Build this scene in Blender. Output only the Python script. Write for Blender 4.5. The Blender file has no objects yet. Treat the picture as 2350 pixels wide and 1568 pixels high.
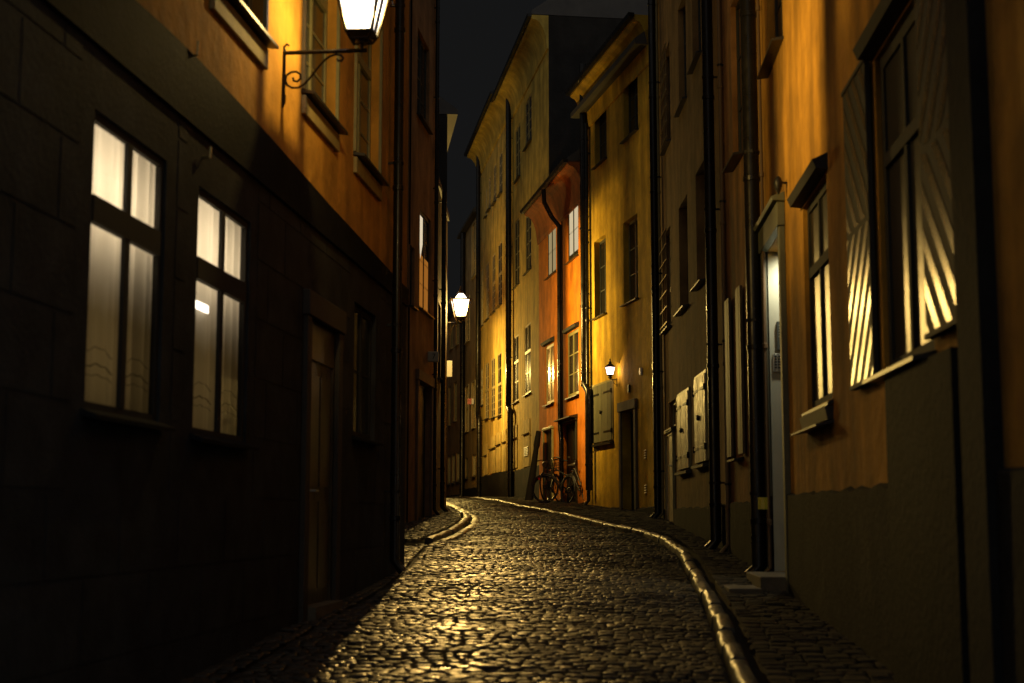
import bpy, math, random
import numpy as np
from mathutils import Vector, Matrix

random.seed(7)
rng = np.random.default_rng(11)
R = math.radians
sc = bpy.context.scene
COL = sc.collection
CZ = 1.55
F = 50.0 / 36.0 * 2350
PITCH = math.atan((1185 - 784) / F)
CP, SP = math.cos(PITCH), math.sin(PITCH)

# ------------------------------------------------------------------ terrain
GY = [-60, 0, 20, 30, 37, 45, 55, 70, 90, 400]
GZ = [-3.0, 0.0, 1.05, 1.57, 1.85, 2.05, 2.21, 2.35, 2.42, 2.6]
_gy = np.linspace(-60, 400, 4601)
_gz = np.interp(_gy, GY, GZ)
_k = np.ones(61) / 61
_gz = np.concatenate([_gz[:30], np.convolve(_gz, _k, 'valid'), _gz[-30:]])


def gz(y):
    return np.interp(y, _gy, _gz)


def ray(px, py):
    rx, ry = (px - 1175) / F, (784 - py) / F
    return Vector((rx, CP - ry * SP, SP + ry * CP))


# ------------------------------------------------------------------ materials
MATS = {}


def mat(name, col, rough=0.8, noise=0.0, nscale=3.0, bump=0.0, bscale=20.0, metal=0.0, streak=0.0,
        spec=0.5, emit=None, estr=0.0, coat=0.0, speck=0.0, rvar=0.0, patch=None):
    if name in MATS:
        return MATS[name]
    m = bpy.data.materials.new(name)
    m.use_nodes = True
    nt = m.node_tree
    N, L = nt.nodes, nt.links
    b = N['Principled BSDF']
    b.inputs['Base Color'].default_value = (*col, 1)
    b.inputs['Roughness'].default_value = rough
    b.inputs['Metallic'].default_value = metal
    b.inputs['Specular IOR Level'].default_value = spec
    b.inputs['Coat Weight'].default_value = coat
    if emit:
        b.inputs['Emission Color'].default_value = (*emit, 1)
        b.inputs['Emission Strength'].default_value = estr
    tc = N.new('ShaderNodeTexCoord')
    cur = None
    if noise > 0:
        nz = N.new('ShaderNodeTexNoise')
        nz.inputs['Scale'].default_value = nscale
        nz.inputs['Detail'].default_value = 8
        nz.inputs['Roughness'].default_value = 0.62
        L.new(tc.outputs['Object'], nz.inputs['Vector'])
        rp = N.new('ShaderNodeMapRange')
        rp.inputs['From Min'].default_value = 0.3
        rp.inputs['From Max'].default_value = 0.7
        rp.inputs['To Min'].default_value = 1 - noise
        rp.inputs['To Max'].default_value = 1 + noise * 0.6
        L.new(nz.outputs['Fac'], rp.inputs['Value'])
        cur = rp.outputs['Result']
    if streak > 0:
        mp = N.new('ShaderNodeMapping')
        mp.inputs['Scale'].default_value = (1.7, 1.7, 0.30)
        L.new(tc.outputs['Object'], mp.inputs['Vector'])
        nz = N.new('ShaderNodeTexNoise')
        nz.inputs['Scale'].default_value = 1.6
        nz.inputs['Detail'].default_value = 5
        L.new(mp.outputs['Vector'], nz.inputs['Vector'])
        rp = N.new('ShaderNodeMapRange')
        rp.inputs['From Min'].default_value = 0.35
        rp.inputs['From Max'].default_value = 0.68
        rp.inputs['To Min'].default_value = 1 - streak
        rp.inputs['To Max'].default_value = 1.05
        L.new(nz.outputs['Fac'], rp.inputs['Value'])
        if cur is not None:
            mm = N.new('ShaderNodeMath')
            mm.operation = 'MULTIPLY'
            L.new(cur, mm.inputs[0])
            L.new(rp.outputs['Result'], mm.inputs[1])
            cur = mm.outputs[0]
        else:
            cur = rp.outputs['Result']
    colout = None
    if cur is not None:
        vm = N.new('ShaderNodeVectorMath')
        vm.operation = 'SCALE'
        vm.inputs[0].default_value = col
        L.new(cur, vm.inputs['Scale'])
        colout = vm.outputs['Vector']
    if patch:
        pn = N.new('ShaderNodeTexNoise')
        pn.inputs['Scale'].default_value = 0.9
        pn.inputs['Detail'].default_value = 7
        pn.inputs['Roughness'].default_value = 0.7
        L.new(tc.outputs['Object'], pn.inputs['Vector'])
        pr = N.new('ShaderNodeMapRange')
        pr.inputs['From Min'].default_value = 0.60
        pr.inputs['From Max'].default_value = 0.66
        L.new(pn.outputs['Fac'], pr.inputs['Value'])
        mx = N.new('ShaderNodeMix')
        mx.data_type = 'RGBA'
        L.new(pr.outputs['Result'], mx.inputs['Factor'])
        if colout is not None:
            L.new(colout, mx.inputs['A'])
        else:
            mx.inputs['A'].default_value = (*col, 1)
        mx.inputs['B'].default_value = (*patch, 1)
        colout = mx.outputs['Result']
    if colout is not None:
        L.new(colout, b.inputs['Base Color'])
    if rvar > 0:
        nz = N.new('ShaderNodeTexNoise')
        nz.inputs['Scale'].default_value = 6
        nz.inputs['Detail'].default_value = 6
        L.new(tc.outputs['Object'], nz.inputs['Vector'])
        rp = N.new('ShaderNodeMapRange')
        rp.inputs['From Min'].default_value = 0.3
        rp.inputs['From Max'].default_value = 0.7
        rp.inputs['To Min'].default_value = max(0.02, rough - rvar)
        rp.inputs['To Max'].default_value = rough + rvar
        L.new(nz.outputs['Fac'], rp.inputs['Value'])
        L.new(rp.outputs['Result'], b.inputs['Roughness'])
    if bump > 0:
        nz = N.new('ShaderNodeTexNoise')
        nz.inputs['Scale'].default_value = bscale
        nz.inputs['Detail'].default_value = 7
        nz.inputs['Roughness'].default_value = 0.6
        L.new(tc.outputs['Object'], nz.inputs['Vector'])
        bp = N.new('ShaderNodeBump')
        bp.inputs['Strength'].default_value = 1.0
        bp.inputs['Distance'].default_value = bump
        L.new(nz.outputs['Fac'], bp.inputs['Height'])
        L.new(bp.outputs['Normal'], b.inputs['Normal'])
    MATS[name] = m
    return m


def plaster(name, col, streak=0.35, noise=0.38, patch=None):
    return mat(name, col, 0.88, noise=noise, nscale=1.9, bump=0.02, bscale=6.5, streak=streak, spec=0.25, patch=patch)


P_ORANGE = plaster('ochre_plaster', (0.52, 0.26, 0.035), patch=(0.38, 0.18, 0.035), streak=0.5)
P_ORANGE2 = plaster('amber_plaster', (0.60, 0.30, 0.045), patch=(0.50, 0.235, 0.04), streak=0.3)
P_BROWN = plaster('brown_plaster', (0.34, 0.19, 0.085))
P_RUST = plaster('rusty_plaster', (0.46, 0.22, 0.07), streak=0.6)
P_OLIVE = plaster('olive_plaster', (0.30, 0.18, 0.065))
P_YELLOW = plaster('yellow_plaster', (0.60, 0.375, 0.030), streak=0.45)
P_RED = plaster('orange_red_plaster', (0.60, 0.185, 0.010))
P_PALE = plaster('pale_yellow_plaster', (0.60, 0.42, 0.08))
P_PALE2 = plaster('warm_yellow_plaster', (0.64, 0.45, 0.11))
P_FAR = plaster('umber_plaster', (0.42, 0.25, 0.10))
P_FAR2 = plaster('mustard_plaster', (0.38, 0.26, 0.11))
GABLE = plaster('unlit_dark_render', (0.022, 0.020, 0.018))  # end walls coloured near black to stand for their unlit side
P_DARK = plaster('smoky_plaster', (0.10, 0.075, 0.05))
PLINTH = mat('plinth_stone', (0.020, 0.019, 0.018), 0.85, spec=0.1, noise=0.5, nscale=4, bump=0.012, bscale=22, patch=(0.034, 0.030, 0.025))
STONE = mat('dressed_stone', (0.14, 0.115, 0.075), 0.8, noise=0.3, nscale=5, bump=0.008, bscale=25)
NICHE = plaster('niche_plaster', (0.66, 0.50, 0.17))
DARKSTONE = mat('soot_dark_stone', (0.020, 0.016, 0.012), 0.75, noise=0.5, nscale=3, bump=0.01, bscale=12)
FRAME_D = mat('dark_green_paint', (0.03, 0.032, 0.022), 0.5, noise=0.2, nscale=20)
FRAME_L = mat('cream_frame_paint', (0.45, 0.37, 0.19), 0.45, noise=0.12, nscale=12)
FRAME_O = mat('olive_frame_paint', (0.26, 0.23, 0.10), 0.45, noise=0.2, nscale=12)
FRAME_B = mat('black_brown_paint', (0.016, 0.014, 0.012), 0.8, noise=0.2, nscale=12)
APRON = mat('sandstone_apron', (0.34, 0.26, 0.10), 0.75, noise=0.25, nscale=6, bump=0.005, bscale=30)
METAL_D = mat('dark_sheet_metal', (0.02, 0.018, 0.016), 0.32, noise=0.3, nscale=5, metal=0.6, rvar=0.1)
SILLM = mat('wet_sill_sheet', (0.03, 0.027, 0.024), 0.4, noise=0.3, nscale=9, metal=0.3)
IRON = mat('wrought_iron', (0.012, 0.010, 0.009), 0.5, noise=0.3, nscale=30, metal=0.4)
GLASS_OLD = mat('rippled_old_glass', (0.02, 0.019, 0.015), 0.34, spec=0.7, bump=0.006, bscale=3)
GLASS = mat('dark_window_glass', (0.012, 0.012, 0.011), 0.14, spec=0.9, bump=0.004, bscale=2.5)
BOARD = mat('weathered_board', (0.58, 0.47, 0.28), 0.42, noise=0.35, nscale=7, bump=0.004, bscale=40, streak=0.45, rvar=0.12)
BOARD_G = mat('grey_green_board', (0.15, 0.145, 0.085), 0.55, noise=0.2, nscale=6, streak=0.3)
DOOR_D = mat('black_stained_door', (0.012, 0.010, 0.008), 0.5, noise=0.3, nscale=7)
DOOR_W = mat('worn_brown_door', (0.10, 0.07, 0.03), 0.33, noise=0.5, nscale=7, streak=0.4)
ROOF = mat('roof_sheet', (0.05, 0.045, 0.04), 0.6, noise=0.3, nscale=3)
CREAMW = mat('enamel_white', (0.75, 0.72, 0.66), 0.35)
INK = mat('ink_blue', (0.02, 0.03, 0.14), 0.5)
INKB = mat('ink_black', (0.01, 0.01, 0.01), 0.5)
REDP = mat('red_enamel', (0.62, 0.035, 0.02), 0.4)
YELP = mat('reflective_yellow', (0.70, 0.62, 0.06), 0.4)
REVEAL = mat('whitewashed_reveal', (0.44, 0.43, 0.33), 0.75, noise=0.1, nscale=4)
STEELP = mat('brushed_steel', (0.45, 0.45, 0.40), 0.35, metal=0.7)
RUBBER = mat('black_rubber', (0.012, 0.012, 0.012), 0.6)
CHROME = mat('chrome_metal', (0.7, 0.7, 0.68), 0.15, metal=1.0)
BIKEP = mat('bicycle_paint', (0.015, 0.014, 0.015), 0.5)
LEATHER = mat('saddle_leather', (0.03, 0.022, 0.016), 0.4)
SHUT_D = mat('shutter_dark_stripe', (0.018, 0.016, 0.012), 0.75, noise=0.2, nscale=9)
SHUT_L = mat('shutter_pale_stripe', (0.17, 0.12, 0.045), 0.27, noise=0.2, nscale=9)
KERB = mat('wet_granite_kerb', (0.060, 0.052, 0.040), 0.42, noise=0.35, nscale=9, bump=0.010, bscale=14, rvar=0.12)
SOIL = mat('dark_joint_sand', (0.022, 0.019, 0.015), 0.85, noise=0.4, nscale=8)


def emis(name, col, s, transp=0.0):
    if name in MATS:
        return MATS[name]
    m = bpy.data.materials.new(name)
    m.use_nodes = True
    nt = m.node_tree
    nt.nodes.clear()
    o = nt.nodes.new('ShaderNodeOutputMaterial')
    e = nt.nodes.new('ShaderNodeEmission')
    e.inputs['Color'].default_value = (*col, 1)
    e.inputs['Strength'].default_value = s
    if transp > 0:
        t = nt.nodes.new('ShaderNodeBsdfTransparent')
        t.inputs['Color'].default_value = (transp, transp, transp, 1)
        a = nt.nodes.new('ShaderNodeAddShader')
        nt.links.new(e.outputs[0], a.inputs[0])
        nt.links.new(t.outputs[0], a.inputs[1])
        nt.links.new(a.outputs[0], o.inputs['Surface'])
    else:
        nt.links.new(e.outputs[0], o.inputs['Surface'])
    MATS[name] = m
    return m


LAMPGLASS = emis('lit_lamp_glass', (1.0, 0.86, 0.74), 3.2, 0.93)
SMALLGLASS = emis('lit_small_lamp_glass', (1.0, 0.75, 0.78), 3.5, 0.9)
CURT_E = emis('lamplit_curtain', (1.0, 0.80, 0.48), 0.62)
CURT_E2 = emis('dim_lamplit_curtain', (1.0, 0.76, 0.36), 0.32)
ROOM_O = emis('orange_lit_room', (1.0, 0.36, 0.05), 0.30)
ROOM_W = emis('white_lit_curtain_edge', (1.0, 0.82, 0.55), 0.75)
WINLAMP = emis('lit_window_lamp', (1.0, 0.86, 0.72), 4.0)
BULB = emis('red_bulb', (1.0, 0.3, 0.15), 4.0)


def curtain_mat():
    m = bpy.data.materials.new('translucent_curtain')
    m.use_nodes = True
    nt = m.node_tree
    nt.nodes.clear()
    o = nt.nodes.new('ShaderNodeOutputMaterial')
    t = nt.nodes.new('ShaderNodeBsdfTranslucent')
    t.inputs['Color'].default_value = (0.85, 0.80, 0.68, 1)
    d = nt.nodes.new('ShaderNodeBsdfDiffuse')
    d.inputs['Color'].default_value = (0.7, 0.66, 0.55, 1)
    a = nt.nodes.new('ShaderNodeMixShader')
    a.inputs[0].default_value = 0.3
    nt.links.new(t.outputs[0], a.inputs[1])
    nt.links.new(d.outputs[0], a.inputs[2])
    nt.links.new(a.outputs[0], o.inputs['Surface'])
    return m


CURTAIN = curtain_mat()


def clear_glass():
    m = bpy.data.materials.new('clear_window_glass')
    m.use_nodes = True
    nt = m.node_tree
    nt.nodes.clear()
    o = nt.nodes.new('ShaderNodeOutputMaterial')
    t = nt.nodes.new('ShaderNodeBsdfTransparent')
    t.inputs['Color'].default_value = (0.93, 0.93, 0.9, 1)
    g = nt.nodes.new('ShaderNodeBsdfGlossy')
    g.inputs['Roughness'].default_value = 0.03
    f = nt.nodes.new('ShaderNodeFresnel')
    f.inputs['IOR'].default_value = 1.45
    a = nt.nodes.new('ShaderNodeMixShader')
    nt.links.new(f.outputs[0], a.inputs[0])
    nt.links.new(t.outputs[0], a.inputs[1])
    nt.links.new(g.outputs[0], a.inputs[2])
    nt.links.new(a.outputs[0], o.inputs['Surface'])
    return m


CLEAR = clear_glass()


def stone_block_mat(name, c1, bw, bh, rough=0.75):
    m = mat(name, c1, rough, noise=0.45, nscale=3, bump=0.006, bscale=30, spec=0.08)
    return m


def sett_mat(name, r0, r1, spec):
    m = bpy.data.materials.new(name)
    m.use_nodes = True
    nt = m.node_tree
    N, L = nt.nodes, nt.links
    b = N['Principled BSDF']
    at = N.new('ShaderNodeAttribute')
    at.attribute_name = 'tone'
    tc = N.new('ShaderNodeTexCoord')
    cr = N.new('ShaderNodeValToRGB')
    cr.color_ramp.elements[0].color = (0.014, 0.012, 0.009, 1)
    cr.color_ramp.elements[1].color = (0.062, 0.050, 0.034, 1)
    L.new(at.outputs['Fac'], cr.inputs['Fac'])
    L.new(cr.outputs['Color'], b.inputs['Base Color'])
    nz = N.new('ShaderNodeTexNoise')
    nz.inputs['Scale'].default_value = 3.0
    nz.inputs['Detail'].default_value = 8
    L.new(tc.outputs['Object'], nz.inputs['Vector'])
    mr = N.new('ShaderNodeMapRange')
    mr.inputs['From Min'].default_value = 0.35
    mr.inputs['From Max'].default_value = 0.65
    mr.inputs['To Min'].default_value = r0
    mr.inputs['To Max'].default_value = r1
    L.new(nz.outputs['Fac'], mr.inputs['Value'])
    ad = N.new('ShaderNodeMath')
    ad.operation = 'MULTIPLY_ADD'
    ad.inputs[1].default_value = 0.16
    L.new(at.outputs['Fac'], ad.inputs[0])
    L.new(mr.outputs['Result'], ad.inputs[2])
    aw = N.new('ShaderNodeAttribute')
    aw.attribute_name = 'glint_fade'  # per-stone roughness gain, shaped to put out glints beside the bright streak
    a2 = N.new('ShaderNodeMath')
    a2.operation = 'MULTIPLY_ADD'
    a2.inputs[1].default_value = 0.40
    L.new(aw.outputs['Fac'], a2.inputs[0])
    L.new(ad.outputs[0], a2.inputs[2])
    L.new(a2.outputs[0], b.inputs['Roughness'])
    b.inputs['Specular IOR Level'].default_value = spec
    n2 = N.new('ShaderNodeTexNoise')
    n2.inputs['Scale'].default_value = 32
    n2.inputs['Detail'].default_value = 6
    L.new(tc.outputs['Object'], n2.inputs['Vector'])
    bp = N.new('ShaderNodeBump')
    bp.inputs['Distance'].default_value = 0.004
    L.new(n2.outputs['Fac'], bp.inputs['Height'])
    L.new(bp.outputs['Normal'], b.inputs['Normal'])
    return m


SETT = sett_mat('wet_granite_setts', 0.22, 0.46, 0.42)
SETT_ROUGH = sett_mat('rough_pavement_setts', 0.5, 0.7, 0.25)  # rougher copy of the setts, so lamp highlights stay off this pavement


# ------------------------------------------------------------------ mesh builder
class MB:
    def __init__(self):
        self.v, self.f, self.mi = [], [], []

    def add(self, vs, fs, mi=0):
        b = len(self.v)
        self.v += [tuple(p) for p in vs]
        self.f += [tuple(i + b for i in f) for f in fs]
        self.mi += [mi] * len(fs)

    def hexa(self, p, mi=0):
        self.add(p, [(0, 3, 2, 1), (4, 5, 6, 7), (0, 1, 5, 4), (1, 2, 6, 5), (2, 3, 7, 6), (3, 0, 4, 7)], mi)

    def wbox(self, w, u0, u1, n0, n1, z0, z1, mi=0):
        P = w.P
        self.hexa([P(u0, n0, z0), P(u1, n0, z0), P(u1, n1, z0), P(u0, n1, z0),
                   P(u0, n0, z1), P(u1, n0, z1), P(u1, n1, z1), P(u0, n1, z1)], mi)

    def prof(self, w, u0, u1, pts, mi=0):
        """extrude an (n,z) outline along u"""
        k = len(pts)
        vs = [w.P(u0, a, b) for a, b in pts] + [w.P(u1, a, b) for a, b in pts]
        fs = [tuple(range(k - 1, -1, -1)), tuple(range(k, 2 * k))]
        fs += [(i, (i + 1) % k, k + (i + 1) % k, k + i) for i in range(k)]
        self.add(vs, fs, mi)

    def quad(self, a, b, c, d, mi=0):
        self.add([a, b, c, d], [(0, 1, 2, 3)], mi)

    def tube(self, pts, r, n=8, closed=False, mi=0, flat=1.0):
        pts = [Vector(p) for p in pts]
        k = len(pts)
        rs = r if isinstance(r, (list, tuple)) else [r] * k
        vs, nrm = [], None
        for i, p in enumerate(pts):
            if closed:
                t = pts[(i + 1) % k] - pts[i - 1]
            else:
                t = pts[min(i + 1, k - 1)] - pts[max(i - 1, 0)]
            t = t.normalized()
            if nrm is None:
                a = Vector((0, 0, 1)) if abs(t.z) < 0.9 else Vector((1, 0, 0))
                nrm = (a - a.dot(t) * t).normalized()
            else:
                nrm = (nrm - nrm.dot(t) * t).normalized()
            bn = t.cross(nrm)
            for j in range(n):
                a = 2 * math.pi * j / n
                vs.append(p + rs[i] * (math.cos(a) * nrm + flat * math.sin(a) * bn))
        fs = []
        for i in range(k if closed else k - 1):
            for j in range(n):
                a, b = i * n + j, i * n + (j + 1) % n
                c, d = ((i + 1) % k) * n + (j + 1) % n, ((i + 1) % k) * n + j
                fs.append((a, b, c, d))
        if not closed:
            fs.append(tuple(range(n - 1, -1, -1)))
            fs.append(tuple((k - 1) * n + j for j in range(n)))
        self.add(vs, fs, mi)

    def lathe(self, c, prof, n=16, mi=0, rot=0.0, closed=True):
        """prof: list of (radius, z) bottom to top round the vertical through c"""
        c = Vector(c)
        vs = []
        for r, z in prof:
            for j in range(n):
                a = 2 * math.pi * j / n + rot
                vs.append(c + Vector((r * math.cos(a), r * math.sin(a), z)))
        k = len(prof)
        fs = [(i * n + j, i * n + (j + 1) % n, (i + 1) * n + (j + 1) % n, (i + 1) * n + j)
              for i in range(k - 1) for j in range(n)]
        if closed:
            fs.append(tuple(range(n - 1, -1, -1)))
            fs.append(tuple((k - 1) * n + j for j in range(n)))
        self.add(vs, fs, mi)

    def build(self, name, mats, parent=None, origin=(0, 0, 0), smooth=False, bevel=0.0):
        o3 = Vector(origin)
        me = bpy.data.meshes.new(name)
        me.from_pydata([tuple(Vector(v) - o3) for v in self.v], [], self.f)
        if not isinstance(mats, (list, tuple)):
            mats = [mats]
        for m in mats:
            me.materials.append(m)
        me.polygons.foreach_set('material_index', self.mi)
        if smooth:
            me.polygons.foreach_set('use_smooth', [True] * len(me.polygons))
        me.update()
        ob = bpy.data.objects.new(name, me)
        COL.objects.link(ob)
        if parent is not None:
            ob.parent = parent
        else:
            ob.location = o3
        if bevel > 0:
            md = ob.modifiers.new('edge', 'BEVEL')
            md.width = bevel
            md.segments = 2
            md.limit_method = 'ANGLE'
        if smooth:
            md = ob.modifiers.new('wn', 'EDGE_SPLIT')
            md.split_angle = R(45)
        return ob


def tag(o, label=None, cat=None, group=None, kind=None):
    if label:
        o['label'] = label
    if cat:
        o['category'] = cat
    if group:
        o['group'] = group
    if kind:
        o['kind'] = kind
    return o


def thing(name, loc, label, cat, group=None):
    e = bpy.data.objects.new(name, None)
    e.empty_display_size = 0.2
    e.location = loc
    COL.objects.link(e)
    return tag(e, label, cat, group)


# ------------------------------------------------------------------ walls in plan
class Wall:
    def __init__(self, p0, p1, side):
        """side +1: street lies to the right of travel p0->p1 (left row), -1: to its left"""
        self.p0 = Vector((p0[0], p0[1]))
        self.p1 = Vector((p1[0], p1[1]))
        self.t = (self.p1 - self.p0)
        self.len = self.t.length
        self.t.normalize()
        self.nrm = Vector((self.t.y, -self.t.x)) * side

    def P(self, u, n, z):
        q = self.p0 + self.t * u + self.nrm * n
        return Vector((q.x, q.y, z))

    def hit(self, px, py, n=0.0):
        d = ray(px, py)
        p0 = self.p0 + self.nrm * n
        # k*d.xy = p0 + t*u
        a, b, c, e = d.x, -self.t.x, d.y, -self.t.y
        det = a * e - b * c
        k = (p0.x * e - b * p0.y) / det
        u = (a * p0.y - c * p0.x) / det
        return u, CZ + k * d.z

    def rect(self, xl, xr, yt, yb, n=0.0, ref=None):
        """picture box -> (u0,u1,z0,z1); yt,yb read at ref x (default xl)"""
        ym = (yt + yb) / 2
        ua, ub = self.hit(xl, ym, n)[0], self.hit(xr, ym, n)[0]
        r = xl if ref is None else ref
        zt, zb = self.hit(r, yt, n)[1], self.hit(r, yb, n)[1]
        return min(ua, ub), max(ua, ub), zb, zt

    def ground(self, u):
        return float(gz((self.p0 + self.t * u).y))


class House:
    def __init__(self, name, label, wall, ztop, pl, plinth=None, plinth_mat=PLINTH, base=None, base_mat=None,
                 depth=7.0, eave=None, u0=0.0, u1=None):
        self.w = wall
        self.ztop = ztop
        self.pl = pl
        self.holes = []
        self.u0, self.u1 = u0, wall.len if u1 is None else u1
        c = wall.P((self.u0 + self.u1) / 2, -depth / 2, 0)
        self.o = Vector((c.x, c.y, float(gz(c.y))))
        self.root = thing(name, self.o, label, 'house')
        self.plinth, self.pm = plinth, plinth_mat
        self.base, self.bm = base, base_mat
        self.depth = depth
        self.eave = eave

    def hole(self, u0, u1, z0, z1, d=0.16):
        self.holes.append((u0, u1, z0, z1, d))

    def finish(self):
        w = self.w
        us = sorted({self.u0, self.u1, *[h[0] for h in self.holes], *[h[1] for h in self.holes]})
        zb = min(w.ground(self.u0), w.ground(self.u1)) - 0.3
        zs = {zb, self.ztop, *[h[2] for h in self.holes], *[h[3] for h in self.holes]}
        if self.base is not None:
            zs.add(self.base)
        zs = sorted(zs)
        us = [u for i, u in enumerate(us) if i == 0 or u - us[i - 1] > 1e-5]
        m = MB()
        mb = MB()
        P = w.P
        for i in range(len(us) - 1):
            for j in range(len(zs) - 1):
                uc, zc = (us[i] + us[i + 1]) / 2, (zs[j] + zs[j + 1]) / 2
                if any(h[0] < uc < h[1] and h[2] < zc < h[3] for h in self.holes):
                    continue
                tgt = mb if (self.base is not None and zc < self.base) else m
                tgt.quad(P(us[i], 0, zs[j]), P(us[i + 1], 0, zs[j]), P(us[i + 1], 0, zs[j + 1]), P(us[i], 0, zs[j + 1]))
        for (a, b, c, d, dep) in self.holes:
            tgt = mb if (self.base is not None and (c + d) / 2 < self.base) else m
            tgt.quad(P(a, 0, c), P(a, -dep, c), P(a, -dep, d), P(a, 0, d))
            tgt.quad(P(b, 0, c), P(b, -dep, c), P(b, -dep, d), P(b, 0, d))
            tgt.quad(P(a, 0, c), P(b, 0, c), P(b, -dep, c), P(a, -dep, c))
            tgt.quad(P(a, 0, d), P(b, 0, d), P(b, -dep, d), P(a, -dep, d))
        D = self.depth
        a, b, t = self.u0, self.u1, self.ztop
        m.build('wall', self.pl, self.root, self.o)
        for uu in (a, b):
            e = MB()
            e.quad(P(uu, 0, zb), P(uu, -D, zb), P(uu, -D, t), P(uu, 0, t))
            e.build('gable_wall', GABLE, self.root, self.o)
        e = MB()
        e.quad(P(a, -D, zb), P(b, -D, zb), P(b, -D, t), P(a, -D, t))
        e.quad(P(a, 0, t), P(b, 0, t), P(b, -D, t), P(a, -D, t))
        e.build('rear_wall', GABLE, self.root, self.o)
        if mb.v:
            mb.build('stone_base', self.bm, self.root, self.o)
        # roof
        rf = MB()
        ov = 0.25 if self.eave is None else self.eave
        t2 = t + (0.02 if self.eave is None else 0.02)
        pts = [(ov, t2), (ov, t2 + 0.12), (-D / 2, t2 + 0.1 + D * 0.42), (-D - 0.2, t2 + 0.12), (-D - 0.2, t2)]
        rf.prof(w, a - 0.0, b + 0.0, pts)
        rf.build('roof', ROOF, self.root, self.o)
        # plinth pieces between door openings
        if self.plinth is not None:
            cuts = sorted([(h[0], h[1]) for h in self.holes if h[2] < self.plinth - 0.02])
            x = a
            segs = []
            for c0, c1 in cuts:
                if c0 - x > 0.03:
                    segs.append((x, c0))
                x = max(x, c1)
            if b - x > 0.03:
                segs.append((x, b))
            for s0, s1 in segs:
                pp = MB()
                nn = max(1, int((s1 - s0) / 0.22))
                tops = [self.plinth + random.uniform(-0.022, 0.022) for _ in range(nn + 1)]
                for i in range(nn):
                    a0, a1 = s0 + (s1 - s0) * i / nn, s0 + (s1 - s0) * (i + 1) / nn
                    ta, tb = tops[i], tops[i + 1]
                    pp.hexa([P(a0, 0.002, zb), P(a1, 0.002, zb), P(a1, 0.055, zb), P(a0, 0.055, zb),
                             P(a0, 0.002, ta + 0.02), P(a1, 0.002, tb + 0.02), P(a1, 0.045, tb), P(a0, 0.045, ta)])
                pp.build('plinth', self.pm, self.root, self.o)
        return self


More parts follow.
